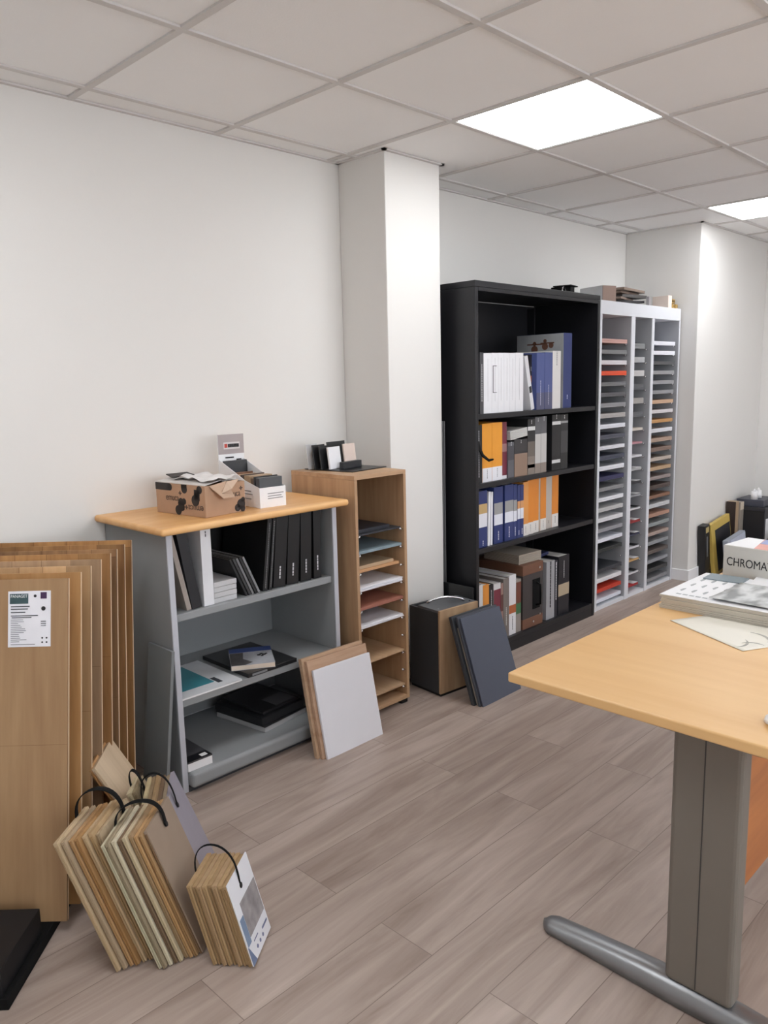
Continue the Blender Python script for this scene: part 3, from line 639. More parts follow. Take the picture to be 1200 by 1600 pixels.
cards = [('dark charcoal sample card standing in front of the printed back board', .26, .012, .163, (54, 54, 56)), ('thin brown sample card behind the kraft ones in the display box', .215, .005, .118, (130, 92, 70)),
         ('kraft sample block in the middle of the display box', .165, .035, .112, (196, 156, 120)), ('dark topped sample card in the display box', .135, .008, .117, (92, 78, 70)),
         ('beige sample block near the front of the display box', .075, .04, .115, (170, 142, 112)), ('brown sample card just behind the grey front card', .052, .016, .108, (112, 92, 74)),
         ('thin black sample card behind the grey front card', .042, .006, .115, (46, 46, 48)), ('grey sample card at the front of the display box', .008, .026, .112, (78, 80, 84))]
R = Matrix.Rotation(-.06, 4, 'Z'); R.translation = Vector((.437, -.405, ZT))
for k, (lab, y, th, h, c) in enumerate(cards):
    p = R @ Vector((.006, y, .0035))
    solo('sample_card', box(0, .108 - (k % 3) * .003, 0, th, 0, h), mat(c, .5), lab, 'sample card', p, (0, 0, -.06), 'sample cards in the white display box', bevel=.001)

# ------------------------------------------------------------------ on top of the oak cabinet
t = thing('sample_stand', 'black flat tile stand on top of the oak cabinet', 'display stand', (.936, -.394, 1.0723), (0, 0, .12))
obj('base_plate', box(0, .24, 0, .28, 0, .004), mat((22, 23, 26), .3), t, .001)
obj('front_block', box(.055, .18, .095, .12, .0042, .035), mat((40, 42, 46), .4), t, .002)
def ptile(name, x, y, w, h, th, c, lab, lean=-.12, rough=.35):
    R = Matrix.Rotation(.12, 4, 'Z'); R.translation = Vector((.936, -.394, 1.0776)); p = R @ Vector((x, y, 0))
    return solo(name, box(0, w, 0, th, 0, h), mat(c, rough), lab, 'sample tile', p, (lean, 0, .12), 'small sample tiles on the black stand', bevel=.001)
ptile('sample_tile', .012, .135, .078, .098, .01, (232, 232, 236), 'small white tile at the front of the black stand')
ptile('sample_tile', .115, .135, .08, .105, .008, (216, 198, 188), 'cream tile right of the white one on the black stand')
ptile('sample_tile', -.012, .165, .08, .104, .006, (30, 30, 32), 'black tile just behind the white tile')
ptile('sample_tile', -.022, .195, .08, .108, .006, (36, 36, 38), 'second black tile behind, further left on the stand')
ptile('sample_tile', -.03, .225, .07, .11, .004, (200, 200, 202), 'pale translucent tile at the far left of the stand')
ptile('sample_tile', .06, .18, .12, .116, .006, (34, 36, 38), 'wide dark tile standing behind the white and cream tiles')

# ------------------------------------------------------------------ on top of the pale unit and black bookcase
t = thing('sample_box', 'pale grey box with brown front standing on the pale tray unit', 'box', (3.165, -.31, 1.9003), (0, 0, -.3))
obj('body', box(0, .11, 0, .2, 0, .11), mat((196, 196, 198), .5), t, .002)
obj('front_cover', box(.001, .11, -.004, -.0002, .001, .109), mat((140, 116, 104), .6), t)
t = thing('ring_file', 'black block with a wire ring on the corner of the black bookcase', 'ring binder', (2.82, -.3, 1.9203), (0, 0, .2))
obj('block', box(-.01, .06, 0, .12, 0, .062), SOFTBLACK, t, .002)
obj('top_plate', box(-.03, .09, -.01, .1, .0625, .068), SOFTBLACK, t)
pts = [(-.035 + .028 * math.cos(a), 0.03, .03 + .028 * math.sin(a)) for a in [i * 2 * PI / 20 for i in range(21)]]
obj('ring', tube(pts, .0035, 6), CHROME, t, smooth=True)
pl = [('dark brown', (96, 78, 68), 3.38, -.24, 0, .0, .32, .016), ('grey', (140, 134, 132), 3.41, -.27, .018, .35, .26, .014), ('black', (42, 40, 42), 3.44, -.22, .034, -.3, .26, .014), ('taupe', (130, 112, 100), 3.40, -.28, .05, .22, .30, .013),
      ('dark grey', (82, 78, 76), 3.47, -.25, .065, -.15, .27, .02), ('brown', (112, 94, 82), 3.42, -.27, .087, .12, .32, .014), ('long brown', (134, 116, 104), 3.42, -.29, .104, .1, .36, .016)]
for k, (n, c, x, y, z, rz, l, th) in enumerate(pl):
    solo('sample_plank', box(0, l, 0, .09, 0, th), mat(c, .55, var=.1), n + ' sample plank in the heap on the pale unit, ' + ['lowest', 'second lowest', 'third from the bottom', 'middle', 'third from the top', 'second from the top', 'topmost'][k],
         'sample plank', (x + .06, y, 1.9003 + z + .0006 * k), (0, 0, rz), 'heap of sample planks on the pale tray unit', bevel=.001)
solo('sample_card', box(0, .09, 0, .02, 0, .075), mat((150, 146, 148), .5), 'small grey card with dark edge beside the plank heap on the pale unit', 'sample card', (3.74, -.335, 1.9003), (0, 0, .3), None, bevel=.001)
solo('sample_block', box(0, .045, 0, .12, 0, .085), mat((232, 216, 204), .5), 'upright cream block on the pale unit between heap and brass pieces', 'sample block', (3.885, -.40, 1.9003), (0, 0, -.1), None, bevel=.002)
for k, (x, y, z, l, lab) in enumerate(((3.936, -.41, 0, .035, 'lower left'), (3.974, -.415, 0, .035, 'lower right'), (3.932, -.40, .036, .075, 'long upper'))):
    tt = thing('brass_sample', lab + ' brass coloured profile at the right end of the pale unit', 'profile sample', (x, y, 1.9003 + z), (0, 0, .1), 'brass profile samples on the pale unit')
    obj('bar', box(0, l, 0, .09, 0, .03), mat((206, 172, 104), .35, .5), tt, .003); obj('groove', box(.012, l - .012, -.0015, -.0002, .008, .022), mat((120, 92, 40), .4, .4), tt)

# ------------------------------------------------------------------ leaning tiles and boards
def leaner(name, label, cat, x, y, w, L, th, ytop, m, group=None, roll=0, bevel=.002, yaw=0):
    a = math.asin(min(.9, (ytop) / L))
    return solo(name, box(0, w, 0, th, 0, L), m, label, cat, (x, y, .0005), (-a, roll, yaw), group, bevel=bevel)
g = 'square boards leaning on the grey bookcase and oak cabinet'
leaner('sample_board', 'plain white square board leaning in front of the wood boards', 'sample board', .523, -.647, .308, .352, .012, .078, mat((226, 227, 234), .4, var=.01), g, roll=.02)
leaner('sample_board', 'light oak board directly behind the white leaning board', 'sample board', .510, -.632, .322, .388, .016, .086, wood((196, 164, 138), (172, 138, 112), 'X', .7), g, roll=.02)
leaner('sample_board', 'light oak board furthest back, against the oak cabinet', 'sample board', .500, -.613, .33, .396, .02, .0877, wood((202, 172, 144), (176, 144, 116), 'X', .7), g, roll=.02)
t_ = solo('sample_board', box(0, .012, 0, .16, 0, .55), mat((124, 128, 130), .4), 'thin grey board leaning on the left side of the grey bookcase', 'sample board', (-.085, -.475, .0005), (-.0, .12, 0), None, bevel=.001)
# case with handle
t = thing('sample_case', 'black box with an oak front and chrome handle beside the column', 'case', (1.285, -.575, 0), (0, 0, math.radians(-6)))
obj('base', box(.004, .246, .004, .206, 0, .012), BLACK, t)
ANT = mat((52, 54, 58), .5)
obj('side_panel', box(0, .012, .012, .21, .0125, .4), ANT, t, .001); obj('side_panel', box(.238, .25, .012, .21, .0125, .4), ANT, t, .001)
obj('back_panel', box(.012, .238, .198, .21, .0125, .4), ANT, t); obj('top_panel', box(0, .25, .012, .15, .4005, .412), mat((84, 86, 90), .45), t, .001)
obj('front_panel', box(0, .25, 0, .0118, .0125, .412), wood((188, 158, 126), (160, 130, 100), 'Z', .7), t, .001)
pts = [(.05 + .16 * s, .14 - .09 * s, .412 + .024 * math.sin(PI * s) ** .6) for s in [i / 14 for i in range(15)]]
obj('handle', tube(pts, .006, 10), CHROME, t, smooth=True)
for x, y in ((.02, .03), (.225, .03), (.225, .135)): obj('screw', cyl((x, y, .4122), .005, .0015, 'Z', 12), CHROME, t)
g = 'dark tiles leaning on the black case'
leaner('sample_tile', 'slate blue tile at the front of the dark tiles leaning on the case', 'sample tile', 1.322, -.795, .296, .408, .009, .135, mat((78, 84, 100), .5, var=.02), g, roll=.02)
leaner('sample_tile', 'dark grey tile directly behind the slate blue one', 'sample tile', 1.314, -.784, .296, .415, .012, .1373, mat((70, 74, 84), .5), g, roll=.02)
leaner('sample_tile', 'beige edged tile in the middle of the leaning dark tiles', 'sample tile', 1.318, -.7705, .27, .36, .01, .119, mat((150, 142, 130), .5), g, roll=.02)
leaner('sample_tile', 'anthracite tile furthest back, touching the oak front of the case', 'sample tile', 1.305, -.7565, .296, .412, .018, .134, mat((56, 60, 66), .5), g, roll=.01)
solo('sample_board', box(-.006, 0, -.235, 0, 0, .428), mat((40, 42, 44), .3), 'black glossy panel standing between the column and black bookcase', 'sample board', (1.66, -.235, .0005), (0, .02, 0), None, bevel=.001) 
bm = bmesh.new()
for k in range(3): box(-.006 * (k + 1), -.006 * k - .001, -.05 + .008 * k, .15, 0, 1.25, bm)
solo('laminate_sheets', bm, mat((120, 120, 122), .5), 'tall narrow grey sheets behind the column against the black bookcase', 'laminate sheets', (1.692, -.225, .0005), (0, .0, 0), None)

# ------------------------------------------------------------------ display rack with floor boards
R45 = math.radians(-45)
def uv(u, v): return ((u + v) * .70711, (v - u) * .70711)
rx, ry = uv(.18, -1.03)
t = thing('display_rack', 'low black floor rack holding the large wood boards', 'display rack', (rx, ry, 0), (0, 0, R45))
obj('base_plate', prism([(-.8, -.27), (-.035, -.27), (-.035, .60), (-.44, .60), (-.8, .2)], 0, .03, 'Z'), SOFTBLACK, t, .002)
obj('front_block', box(-.8, -.05, -.262, -.04, .0303, .10), BLACK, t, .002)
spec = [('front', 'oak board with a white printed label, front one in the rack', (204, 168, 126), (176, 138, 100), (.2, .47), .6),
        ('b2', 'golden oak board, second from the front in the rack', (184, 142, 94), (156, 112, 66), None, .5),
        ('b3', 'pale oak board, third from the front in the rack', (206, 170, 128), (184, 146, 104), (.07, .5), .5),
        ('b4', 'greyish oak board, fourth from the front in the rack', (196, 164, 130), (164, 134, 106), (.09, .6), .5),
        ('b5', 'honey oak board, fifth from the front in the rack', (196, 150, 98), (158, 112, 66), (.1, .6), .5),
        ('b6', 'dark mixed oak board, sixth from the front in the rack', (168, 130, 92), (126, 92, 62), (.08, .45), .5),
        ('b7', 'warm brown oak board, seventh from the front in the rack', (176, 132, 84), (136, 96, 58), (.09, .5), .49),
        ('b8', 'brown oak board at the very back of the rack beside the grey bookcase', (186, 140, 88), (144, 102, 60), (.11, .45), .48)]
# distance of each slot behind the first one
SL = [0, .071, .15, .236, .323, .385, .462, .535]
for k, (n, lab, c1, c2, patch, w) in enumerate(spec):
    v = -1.03 + SL[k]; u = .18 + (.008 if k else 0) + .002 * k
    a = math.radians(13.2 - .35 * k)
    x, y = uv(u, v)
    tt = thing('floor_board', lab, 'floor board sample', (x, y, .0305), (-a, 0, R45), 'large wood boards in the black rack')
    Lb = .925
    obj('face', box(-w, 0, 0, .006, 0, Lb), wood(c1, c2, 'Z', .55 + .05 * k, .5, patch=patch), tt, .0008)
    obj('core', box(-w, -.0005, .0062, .014, 0, Lb - .0005), mat((222, 196, 164), .7), tt)
    if k == 0:
        lb = obj('label', box(-.165, -.047, -.0008, -.0001, .738, .892), mat((232, 232, 238), .5), tt, .0003)
        obj('header', box(-.16, -.109, -.0015, -.0009, .857, .885), mat((60, 84, 88), .6), lb)
        text('header_lettering', 'PANAGET', .012, mat((226, 230, 232), .6), lb, Mx((-.158, -.0018, .874), (1, 0, 0), (0, 0, 1)), .0002, fit=.046)
        obj('emblem', box(-.075, -.058, -.0015, -.0009, .87, .888), mat((70, 46, 84), .6), lb)
        bm = bmesh.new()
        for z, a0, b0, h in ((.848, -.157, -.105, .003), (.841, -.157, -.11, .003), (.832, -.157, -.117, .003), (.823, -.157, -.082, .0022), (.818, -.155, -.1, .0022)): box(a0, b0, -.0015, -.0009, z, z + h, bm)
        obj('printed_lines', bm, mat((70, 74, 80), .6), lb)
        bm = bmesh.new()
        for q in range(13): box(-.157, -.157 + random.uniform(.02, .045), -.0015, -.0009, .752 + q * .005, .7535 + q * .005, bm)
        box(-.157, -.09, -.0015, -.0009, .744, .746, bm); box(-.074, -.06, -.0015, -.0009, .795, .797, bm); box(-.074, -.06, -.0015, -.0009, .80, .803, bm); box(-.074, -.06, -.0015, -.0009, .806, .809, bm)
        obj('small_print', bm, GREYINK, lb)
        bm = cyl((-.067, -.0015, .843), .006, .0006, 'Y', 16); cyl((-.09, -.0015, .878), .004, .0006, 'Y', 12, bm)
        for q in range(2): cyl((-.07 + q * .012, -.0015, .762), .0025, .0006, 'Y', 10, bm); cyl((-.07 + q * .012, -.0015, .75), .0025, .0006, 'Y', 10, bm)
        obj('symbols', bm, INK, lb)
x, y = uv(-.03, -1.19)
solo('price_card', box(-.1, 0, 0, .006, 0, .19), mat((226, 226, 230), .5), 'white card standing on the black rack at the left picture edge', 'card', (x, y, .1005), (-.05, 0, R45), None)

# ------------------------------------------------------------------ bundles of wood samples with strap handles
def tone(c, k): return tuple(max(0, min(255, int(v + k))) for v in c)
def bundle(label, x, y, deg, lean, n, L, w, th, tones, shift, handle=True, strap=.019, lastcol=None, hpos=.6, hgt=.09, seed=0):
    """boards stacked along local x, leaning towards -x; handle strap arches from the first to the last board"""
    rnd = random.Random(seed)
    t = thing('sample_bundle', label, 'bundle of wood samples', (x, y, 0), (0, 0, math.radians(deg)), 'bundles of wood samples standing on the floor')
    step = th / math.cos(lean); out = []
    for k in range(n):
        yo = shift * k / max(1, n - 1) + rnd.uniform(-.004, .004)
        M = Matrix.Translation((k * step, yo, 0.001 + rnd.uniform(0, .002))) @ Matrix.Rotation(-lean, 4, 'Y')
        c = tones[k % len(tones)]
        m = wood(tone(c, 6), tone(c, -14), 'Z', .9, .6) if not (lastcol and k == n - 1) else mat(lastcol, .5, var=.04)
        b = obj('board', box(0.0004, th - .0004, 0, w, 0, L + rnd.uniform(-.004, .004), M=None), m, t, .0008)
        b.matrix_local = M
        # tongue along the edge of every board
        obj('tongue', box(th * .38, th * .62, -.004, -.0002, .001, L - .006), mat(tone(c, -22), .7), b)
        out.append(M)
    if handle:
        z0 = L - .035
        a = out[0] @ Vector((-.003, w * hpos, z0)); b_ = out[-1] @ Vector((th + .003, w * hpos, z0))
        up = (out[0].to_3x3() @ Vector((0, 0, 1))) * .6 + Vector((0, 0, 1)) * .4
        wd = b_ - a; mid = (a + b_) / 2; pts = [a]
        for i in range(1, 20):
            q = PI * i / 20; pts.append(mid - wd * .5 * math.cos(q) * (1.0 + .12 * math.sin(q)) + up * ((.035 + hgt) * math.sin(q) ** .75))
        pts.append(b_)
        s_ = obj('handle', tube(pts, .005, 8, flat=(strap, .003), wdir=(0, 1, 0)), SOFTBLACK, t, smooth=True)
        bm = bmesh.new()
        Mi = out[-1]
        cyl((th + .001, w * hpos, z0 - .004), .0075, .004, 'X', 14, bm, M=Mi)
        obj('rivet', bm, BLACK, t, smooth=False)
    return t, out
TA = [(186, 164, 132), (170, 150, 124), (180, 144, 102), (166, 128, 84), (192, 168, 134), (178, 150, 112), (176, 156, 128), (150, 126, 98), (164, 138, 108)]
TB = [(200, 192, 166), (150, 136, 112), (206, 196, 172), (122, 100, 78), (196, 180, 150), (160, 134, 102), (188, 152, 108), (170, 136, 96), (140, 112, 84)]
bundle('large strapped bundle of oak strips, leftmost of those on the floor', -.582, -1.094, -50, math.radians(21), 7, .368, .172, .0125, TA, .05, seed=1, hpos=.72, hgt=.065)
bundle('strapped bundle of mixed wood strips with brown face, middle of the front row', -.508, -1.168, -48, math.radians(20), 9, .36, .172, .0105, TB, .06, seed=2, lastcol=(150, 132, 116), hpos=.55, hgt=.045)
t, Ms = bundle('small strapped bundle of boards with a white printed cover, rightmost one', -.402, -1.253, -54, math.radians(15), 8, .222, .142, .0128, [(178, 150, 112), (168, 140, 104), (176, 148, 114)], .004, seed=3, hpos=.45, hgt=.075, strap=.009)
M = Ms[-1] @ Matrix.Translation((.0135, -.002, .0))
cv = obj('printed_cover', box(0, .003, 0, .146, .0, .226), mat((228, 230, 236), .4, var=.01), t); cv.matrix_local = M
cp = obj('cover_photo', box(.0031, .0036, .03, .142, .06, .155), mat((150, 146, 148), .4, var=.35, scale=26), cv)
obj('cover_panel', box(.0031, .0037, .004, .028, .05, .125), mat((120, 140, 168), .4, var=.1), cv)
obj('cover_panel', box(.0031, .0037, .004, .06, .0, .045), mat((106, 122, 154), .4, var=.1), cv) if False else None
obj('cover_corner', prism([(.0, .0), (.028, .0), (.004, .05), (.0, .05)], .0031, .0037, 'X'), mat((106, 122, 154), .4), cv)
bm = bmesh.new()
for q in range(3): cyl((.0031, .05 + q * .022, .02), .005, .0006, 'X', 12, bm)
box(.0031, .0037, .1, .138, .03, .036, bm); box(.0031, .0037, .04, .07, .04, .043, bm); obj('cover_print', bm, mat((110, 118, 150), .5), cv)
bundle('strapped bundle with a plain grey front board, behind the front row', -.322, -1.008, -35, math.radians(20), 6, .325, .19, .0125, [(196, 180, 144), (150, 128, 100), (168, 140, 104), (120, 98, 78), (160, 144, 122)], .004, seed=4, lastcol=(152, 148, 160), hpos=.3, hgt=.075, strap=.014)
bundle('short pale bundle half hidden between the grey faced and leaning bundles', -.282, -.876, -40, math.radians(24), 2, .305, .10, .0135, [(206, 192, 160), (160, 144, 116)], .0, seed=5, hpos=.5, hgt=.05)
bundle('two tilted sample boards leaning on the rack boards at the back', -.290, -.829, -40, math.radians(30), 2, .405, .197, .0125, [(190, 146, 98), (204, 182, 154)], .0, handle=False, seed=6)

# ------------------------------------------------------------------ desk
DTOP = wood((228, 186, 130), (218, 172, 114), 'Y', .35, .38)
t = thing('desk', 'large beech desk with a grey metal T-shaped leg', 'desk', (.155, -1.76, 0))
bm = prism([(0, 0), (0, -.80), (1.75, -.80), (1.75, 0)], .7205, .745, 'Z')
obj('top', bm, DTOP, t, .004, seg=3)
DG = mat((112, 110, 106), .5, .25, var=.02)
DL = mat((128, 122, 114), .45, .35, var=.02)
for s, x in ((1, .115), (1, 1.56)):
    lg = obj('leg', box(x, x + .055, -.52, -.365, .05, .69), DL, t, .012, seg=3)
    obj('seam', box(x - .001, x, -.4405, -.438, .06, .68), mat((70, 68, 66), .5), lg)
    obj('arm', prism([(-.06, .72), (-.06, .708), (-.33, .66), (-.55, .66), (-.76, .708), (-.76, .72)], x + .01, x + .045, 'X'), DG, t, .002)
    # cast foot, domed section, tapering to a rounded toe
    bm = bmesh.new(); rings = []
    for i in range(25):
        q = (1 - math.cos(PI * i / 24)) / 2; y = -.02 - .78 * q; e = abs(2 * q - 1)
        wv = .044 * (1 - .25 * e) * (min(1, (1 - e) / .07) ** .5); wv = max(wv, .004)
        h = .052 - .03 * e ** 1.5
        if e > .96: h *= max(.55, ((1 - e) / .04) ** .5)
        rings.append([bm.verts.new((x + .0275 + wv * math.cos(PI * k / 10), y, .004 + h * math.sin(PI * k / 10) ** .7)) for k in range(11)])
    for A, B in zip(rings, rings[1:]):
        for k in range(10): bm.faces.new([A[k], B[k], B[k + 1], A[k + 1]])
        bm.faces.new([A[10], B[10], B[0], A[0]])
    bm.faces.new(rings[0]); bm.faces.new(rings[-1])
    ft = obj('foot', bm, METAL, t, smooth=True)
    for y in (-.045, -.775): obj('glide', cyl((x + .0275, y, 0), .02, .006, 'Z', 16), BLACK, ft)
obj('modesty_panel', box(.171, 1.56, -.452, -.434, .2, .66), wood((186, 118, 66), (160, 96, 52), 'X', .5), t, .001)
obj('beam', box(.171, 1.56, -.50, -.46, .685, .7195), DG, t)

TOPZ = .7453
bm = bmesh.new(); z = 0
for k in range(8):
    h = .0052; j = random.uniform(-.003, .003); box(0 + j, .345 + j, -.47, 0 + random.uniform(-.004, .004), z, z + h - .0007, bm); z += h
t = thing('sample_book', 'thick stack of bound sample sheets on the far corner of the desk', 'sample book', (.908, -1.79, TOPZ), (0, 0, 0))
obj('sheets', bm, mat((190, 184, 172), .6, var=.05), t)
obj('cover', box(0, .346, -.47, .001, .0417, .043), PAPER, t)
bm = bmesh.new(); rnd = random.Random(4)
for r in range(3):
    for c in range(4):
        cx, cy = .09 + r * .075, -.03 - c * .035
        pts = [(cx + a, cy + b) for a, b in ((-.02, -.004), (-.008, .004), (.012, .003), (.022, -.003), (.01, -.006), (-.008, -.006))]
        prism(pts, .0431, .0434, 'Z', bm)
for r in range(5): box(.03, .04, -.05 - r * .02, -.035 - r * .02, .0431, .0434, bm)
obj('printed_leaves', bm, mat((168, 172, 174), .7), t)
def curved(name, w, d, f, m, label, cat, loc, rz, th=.0012, nx=16, ny=16, dm=None):
    bm = bmesh.new(); V = {}
    for l in (0, 1):
        for i in range(nx + 1):
            for j in range(ny + 1):
                x = w * i / nx; y = (dm(x) if dm else d) * j / ny
                V[l, i, j] = bm.verts.new((x, y, f(x / w, y / d) + th * l))
    for l in (0, 1):
        for i in range(nx):
            for j in range(ny): bm.faces.new([V[l, i, j], V[l, i + 1, j], V[l, i + 1, j + 1], V[l, i, j + 1]])
    for i in range(nx):
        for j in (0, ny): bm.faces.new([V[0, i, j], V[0, i + 1, j], V[1, i + 1, j], V[1, i, j]])
    for j in range(ny):
        for i in (0, nx): bm.faces.new([V[0, i, j], V[0, i, j + 1], V[1, i, j + 1], V[1, i, j]])
    return solo(name, bm, m, label, cat, loc, (0, 0, rz), None, smooth=True)
def photo_mat(dark, light, scale, seed=0):
    m = bpy.data.materials.new('print'); m.use_nodes = True; nt = m.node_tree; b = nt.nodes['Principled BSDF']
    tc = nt.nodes.new('ShaderNodeTexCoord'); mp = nt.nodes.new('ShaderNodeMapping'); mp.inputs['Location'].default_value = (seed, seed, 0)
    mp.inputs['Scale'].default_value = (1, 2.2, 1)
    nz = nt.nodes.new('ShaderNodeTexNoise'); nz.inputs['Scale'].default_value = scale; rp = nt.nodes.new('ShaderNodeValToRGB')
    rp.color_ramp.elements[0].position = .4; rp.color_ramp.elements[0].color = rgb(dark); rp.color_ramp.elements[1].position = .6; rp.color_ramp.elements[1].color = rgb(light)
    nt.links.new(tc.outputs['Object'], mp.inputs['Vector']); nt.links.new(mp.outputs[0], nz.inputs['Vector']); nt.links.new(nz.outputs['Fac'], rp.inputs['Fac'])
    nt.links.new(rp.outputs['Color'], b.inputs['Base Color']); b.inputs['Roughness'].default_value = .5
    return m
mg = curved('magazine', .25, .36, lambda u, v: .002 + .008 * math.sin(u * PI) * (v) * 0 + .006 * (1 - u) ** 3 * v, photo_mat((140, 142, 142), (212, 214, 214), 9, 3), 'open magazine page with a grey photo on the sample book', 'magazine', (.93, -2.29, TOPZ + .0435), 0)
solo('swatch_card', box(0, .08, -.12, 0, 0, .003), mat((134, 146, 152), .5), 'blue grey swatch card lying on the far side of the sample book', 'swatch card', (1.165, -1.815, TOPZ + .0436), (0, 0, .05), None)
solo('paper_sheet', box(0, .11, -.2, 0, 0, .0012), PAPER, 'blank white sheet beside the blue grey swatch on the sample book', 'paper', (1.185, -1.955, TOPZ + .0436), (0, 0, .15), None)
bl = curved('paper_sheet', .285, .30, lambda u, v: .0004, mat((228, 224, 212), .4, var=.02), 'cream sheet with grey arcs overlapping the desk in front of the sample book', 'paper', (.797, -1.874, TOPZ + .0003), math.atan2(-.252, -.131), dm=lambda x: min(.30, (.9065 - (.797 - .461 * x)) / .887))
bm = bmesh.new()
def arc(cx, cy, r, a0, a1, w):
    n = 10; P0 = []; P1 = []
    for i in range(n + 1):
        a = a0 + (a1 - a0) * i / n; q = math.sin(PI * i / n)
        P0.append((cx + r * math.cos(a), cy + r * math.sin(a))); P1.append((cx + (r - w * q - .0002) * math.cos(a), cy + (r - w * q - .0002) * math.sin(a)))
    prism(P0 + P1[::-1], .0019, .0023, 'Z', bm)
arc(.21, .09, .05, PI * .1, PI * .75, .008); arc(.21, .02, .05, -PI * .1, PI * .45, .007); arc(.265, .05, .03, PI * .4, PI * 1.1, .006)
o = obj('printed_arcs', bm, mat((168, 166, 158), .5), bl)
bm = bmesh.new()
for i, (r, z) in enumerate(((.05, 0), (.058, .006), (.056, .014), (.04, .02))): pass
rr = [[bm.verts.new((r * 1.0 * math.cos(a), r * .6 * math.sin(a), z)) for a in [2 * PI * k / 32 for k in range(32)]] for r, z in ((.05, 0), (.058, .006), (.056, .014), (.04, .021), (.015, .024))]
for A, B in zip(rr, rr[1:]):
    for k in range(32): bm.faces.new([A[k], A[(k + 1) % 32], B[(k + 1) % 32], B[k]])
bm.faces.new(rr[0]); bm.faces.new(rr[-1])
solo('computer_mouse', bm, WHITE, 'smooth white rounded object on the desk, cut by the right picture edge', 'mouse', (.29, -2.365, TOPZ), (0, 0, -.9), None, smooth=True)
# lettered box
t = thing('sample_box', 'grey white box lettered along its side, standing behind the papers on the desk', 'box', (1.30, -1.825, TOPZ), (0, 0, -.1))
obj('body', box(0, .17, -.40, 0, 0, .137), mat((206, 204, 198), .6), t, .002)
obj('lid_print', prism([(.004, -.10), (.166, -.06), (.166, -.396), (.004, -.396)], .1372, .1377, 'Z'), mat((224, 164, 152), .5, var=.05), t)
obj('lid_stripe', prism([(.09, -.08), (.166, -.065), (.166, -.396), (.09, -.396)], .1378, .1382, 'Z'), mat((150, 160, 200), .5, var=.05), t)
obj('lid_white', prism([(.003, -.003), (.167, -.003), (.167, -.06), (.003, -.10)], .1372, .1377, 'Z'), WHITE, t)
text('side_lettering', 'CHROMATICA', .040, INK, t, Mx((-.0006, -.012, .07), (0, -1, 0), (0, 0, 1)), .0003, fit=.205)

# ------------------------------------------------------------------ things on the floor past the desk
def bin_(name, lab, x, w, th, h, y, col, lean=.22, roll=0, page=None, cat='box file', label=None):
    t = thing(name, lab, cat, (x, y, .001), (-lean, roll, 0))
    obj('body', box(0, w, 0, th, 0, h), mat(col, .45), t, .002)
    return t
t = bin_('box_file', 'black box file leaning at the foot of the alcove wall', 4.205, .085, .05, .385, -.60, (28, 28, 30), .0, -.12)
obj('spine_lettering', box(.03, .05, -.001, -.0002, .15, .3), mat((120, 120, 124), .5), t); obj('spine_label', box(.02, .07, -.001, -.0002, .33, .37), mat((190, 170, 110), .5), t)
t = bin_('sample_book', 'yellow framed black sample book leaning next to the black box file', 4.30, .34, .03, .385, -.635, (198, 170, 88), .08, -.12, cat='sample book')
obj('cover_panel', box(.06, .33, -.001, -.0002, .02, .33), mat((40, 40, 44), .5), t)
t = bin_('folder', 'pale blue grey folder leaning in front of the yellow framed book', 4.29, .32, .04, .28, -.75, (158, 164, 178), .08, -.1, cat='folder')
obj('cover_sleeve', box(.05, .318, -.001, -.0002, .01, .272), mat((184, 190, 206), .3, var=.1), t)
t = bin_('binder', 'tall beige spined binder behind the yellow framed book', 4.67, .06, .07, .50, -.62, (176, 152, 124), 0, 0, cat='binder')
obj('edge_strip', box(-.002, -.0002, 0, .07, 0, .5), mat((50, 38, 34), .5), t)
t = bin_('binder', 'tall cream topped binder beside the tall beige one', 4.735, .07, .08, .49, -.63, (150, 142, 132), 0, 0, cat='binder')
obj('cap', box(.002, .068, -.001, -.0002, .43, .488), mat((220, 208, 190), .5), t)
t = bin_('storage_box', 'black box with a white label among the tall binders on the floor', 4.815, .34, .22, .42, -.78, (34, 34, 38), 0, 0, cat='box')
obj('label', box(.03, .1, -.001, -.0002, .2, .36), WHITE, t); obj('lid', box(-.004, .344, -.004, .224, .421, .45), mat((44, 44, 50), .5), t, .002)
t = bin_('folder', 'dark grey folder lying on top of the black storage box', 4.84, .25, .2, .05, -.76, (70, 72, 84), 0, 0, cat='folder'); t.location.z = .4525
for k in range(2):
    bm = cyl((0, 0, 0), .026, .06, 'Z', 18, r2=.022); cyl((0, 0, .0602), .012, .02, 'Z', 12, bm, r2=.004)
    solo('bottle', bm, WHITE, ['left', 'right'][k] + ' of the two small white bottles above the tall dark folders', 'bottle', (4.87 + .085 * k, -.68, .5035), (0, 0, 0), 'small white bottles on the dark folder', smooth=True)
t = bin_('box_file', 'white box file with navy blocks in front of the black storage box', 4.72, .2, .16, .29, -1.06, (214, 218, 228), .0, .0)
obj('spine_print', box(.02, .18, -.001, -.0002, .16, .24), mat((40, 50, 90), .5), t)
t = bin_('box_file', 'navy and white box file right of the first one on the floor', 4.93, .22, .16, .31, -1.06, (44, 54, 96), .0, .0)
obj('spine_print', box(.02, .2, -.001, -.0002, .24, .29), mat((214, 218, 228), .5), t)

# ------------------------------------------------------------------ daylight, camera, view
wd = bpy.data.worlds.new('world'); bpy.context.scene.world = wd; wd.use_nodes = True
nt = wd.node_tree; bg = nt.nodes['Background']
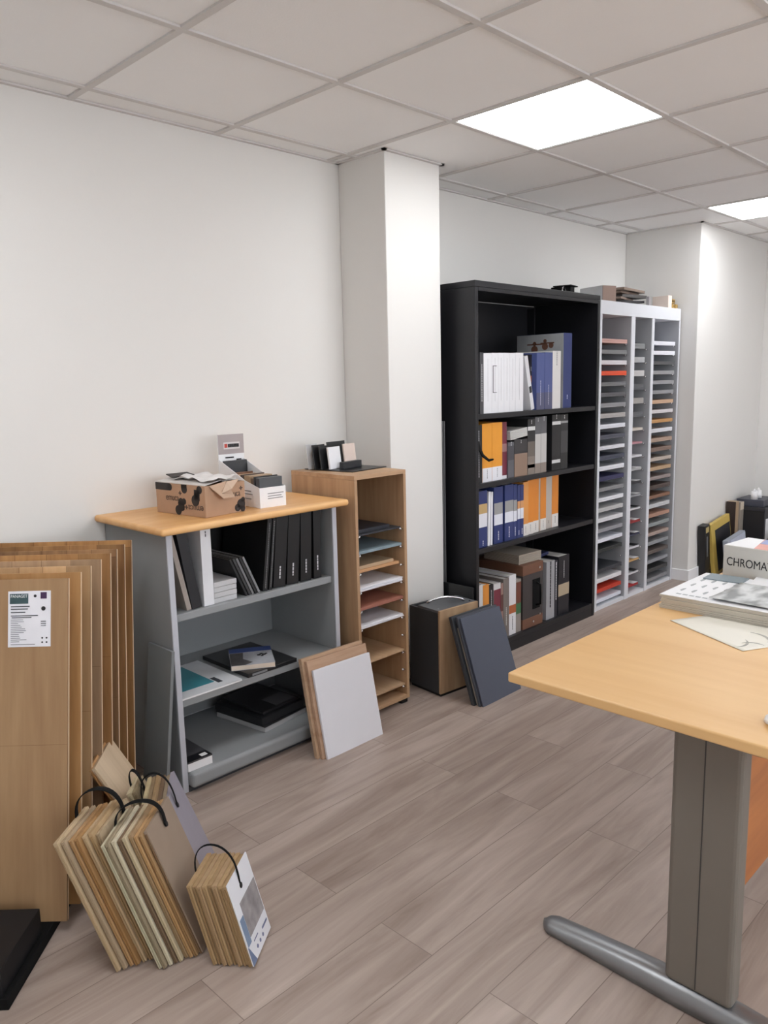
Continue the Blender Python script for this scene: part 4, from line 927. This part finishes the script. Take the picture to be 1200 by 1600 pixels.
# overcast sky, with a bright lower half added to light the ceiling
tcw = nt.nodes.new('ShaderNodeTexCoord'); sx = nt.nodes.new('ShaderNodeSeparateXYZ'); rpw = nt.nodes.new('ShaderNodeValToRGB')
mr = nt.nodes.new('ShaderNodeMapRange'); mr.inputs['From Min'].default_value = -1; mr.inputs['From Max'].default_value = 1
nt.links.new(tcw.outputs['Generated'], sx.inputs[0]); nt.links.new(sx.outputs['Z'], mr.inputs['Value']); nt.links.new(mr.outputs[0], rpw.inputs['Fac'])
rpw.color_ramp.elements[0].position = .49; rpw.color_ramp.elements[0].color = (.82, .86, .90, 1)
rpw.color_ramp.elements[1].position = .51; rpw.color_ramp.elements[1].color = (.86, .91, .97, 1)
nt.links.new(rpw.outputs['Color'], bg.inputs['Color']); bg.inputs['Strength'].default_value = 4.3

cam = bpy.data.cameras.new('camera'); co = bpy.data.objects.new('camera', cam); C.objects.link(co)
yaw, pitch, roll, f = -.791002762, -.162689361, -.0237428150, 1223.15087
cy, sy, cp, sp = math.cos(yaw), math.sin(yaw), math.cos(pitch), math.sin(pitch)
F = Vector((-sy * cp, cy * cp, sp)); Rr = Vector((cy, sy, 0)); U = Rr.cross(F)
r2 = math.cos(roll) * Rr + math.sin(roll) * U; u2 = -math.sin(roll) * Rr + math.cos(roll) * U
Mc = Matrix(((r2[0], u2[0], -F[0], -1.34022739), (r2[1], u2[1], -F[1], -2.82845124), (r2[2], u2[2], -F[2], 1.445), (0, 0, 0, 1)))
co.matrix_world = Mc
cam.sensor_fit = 'VERTICAL'; cam.sensor_height = 32; cam.lens = f / 1600 * 32; cam.clip_start = .02
sc = bpy.context.scene; sc.camera = co
sc.view_settings.view_transform = 'Standard'; sc.view_settings.look = 'None'; sc.view_settings.gamma = 1; sc.view_settings.use_curve_mapping = False
sc.view_settings.exposure = 0.67
try:
    sc.cycles.max_bounces = 8; sc.cycles.diffuse_bounces = 5; sc.cycles.caustics_reflective = False; sc.cycles.caustics_refractive = False
except Exception: pass
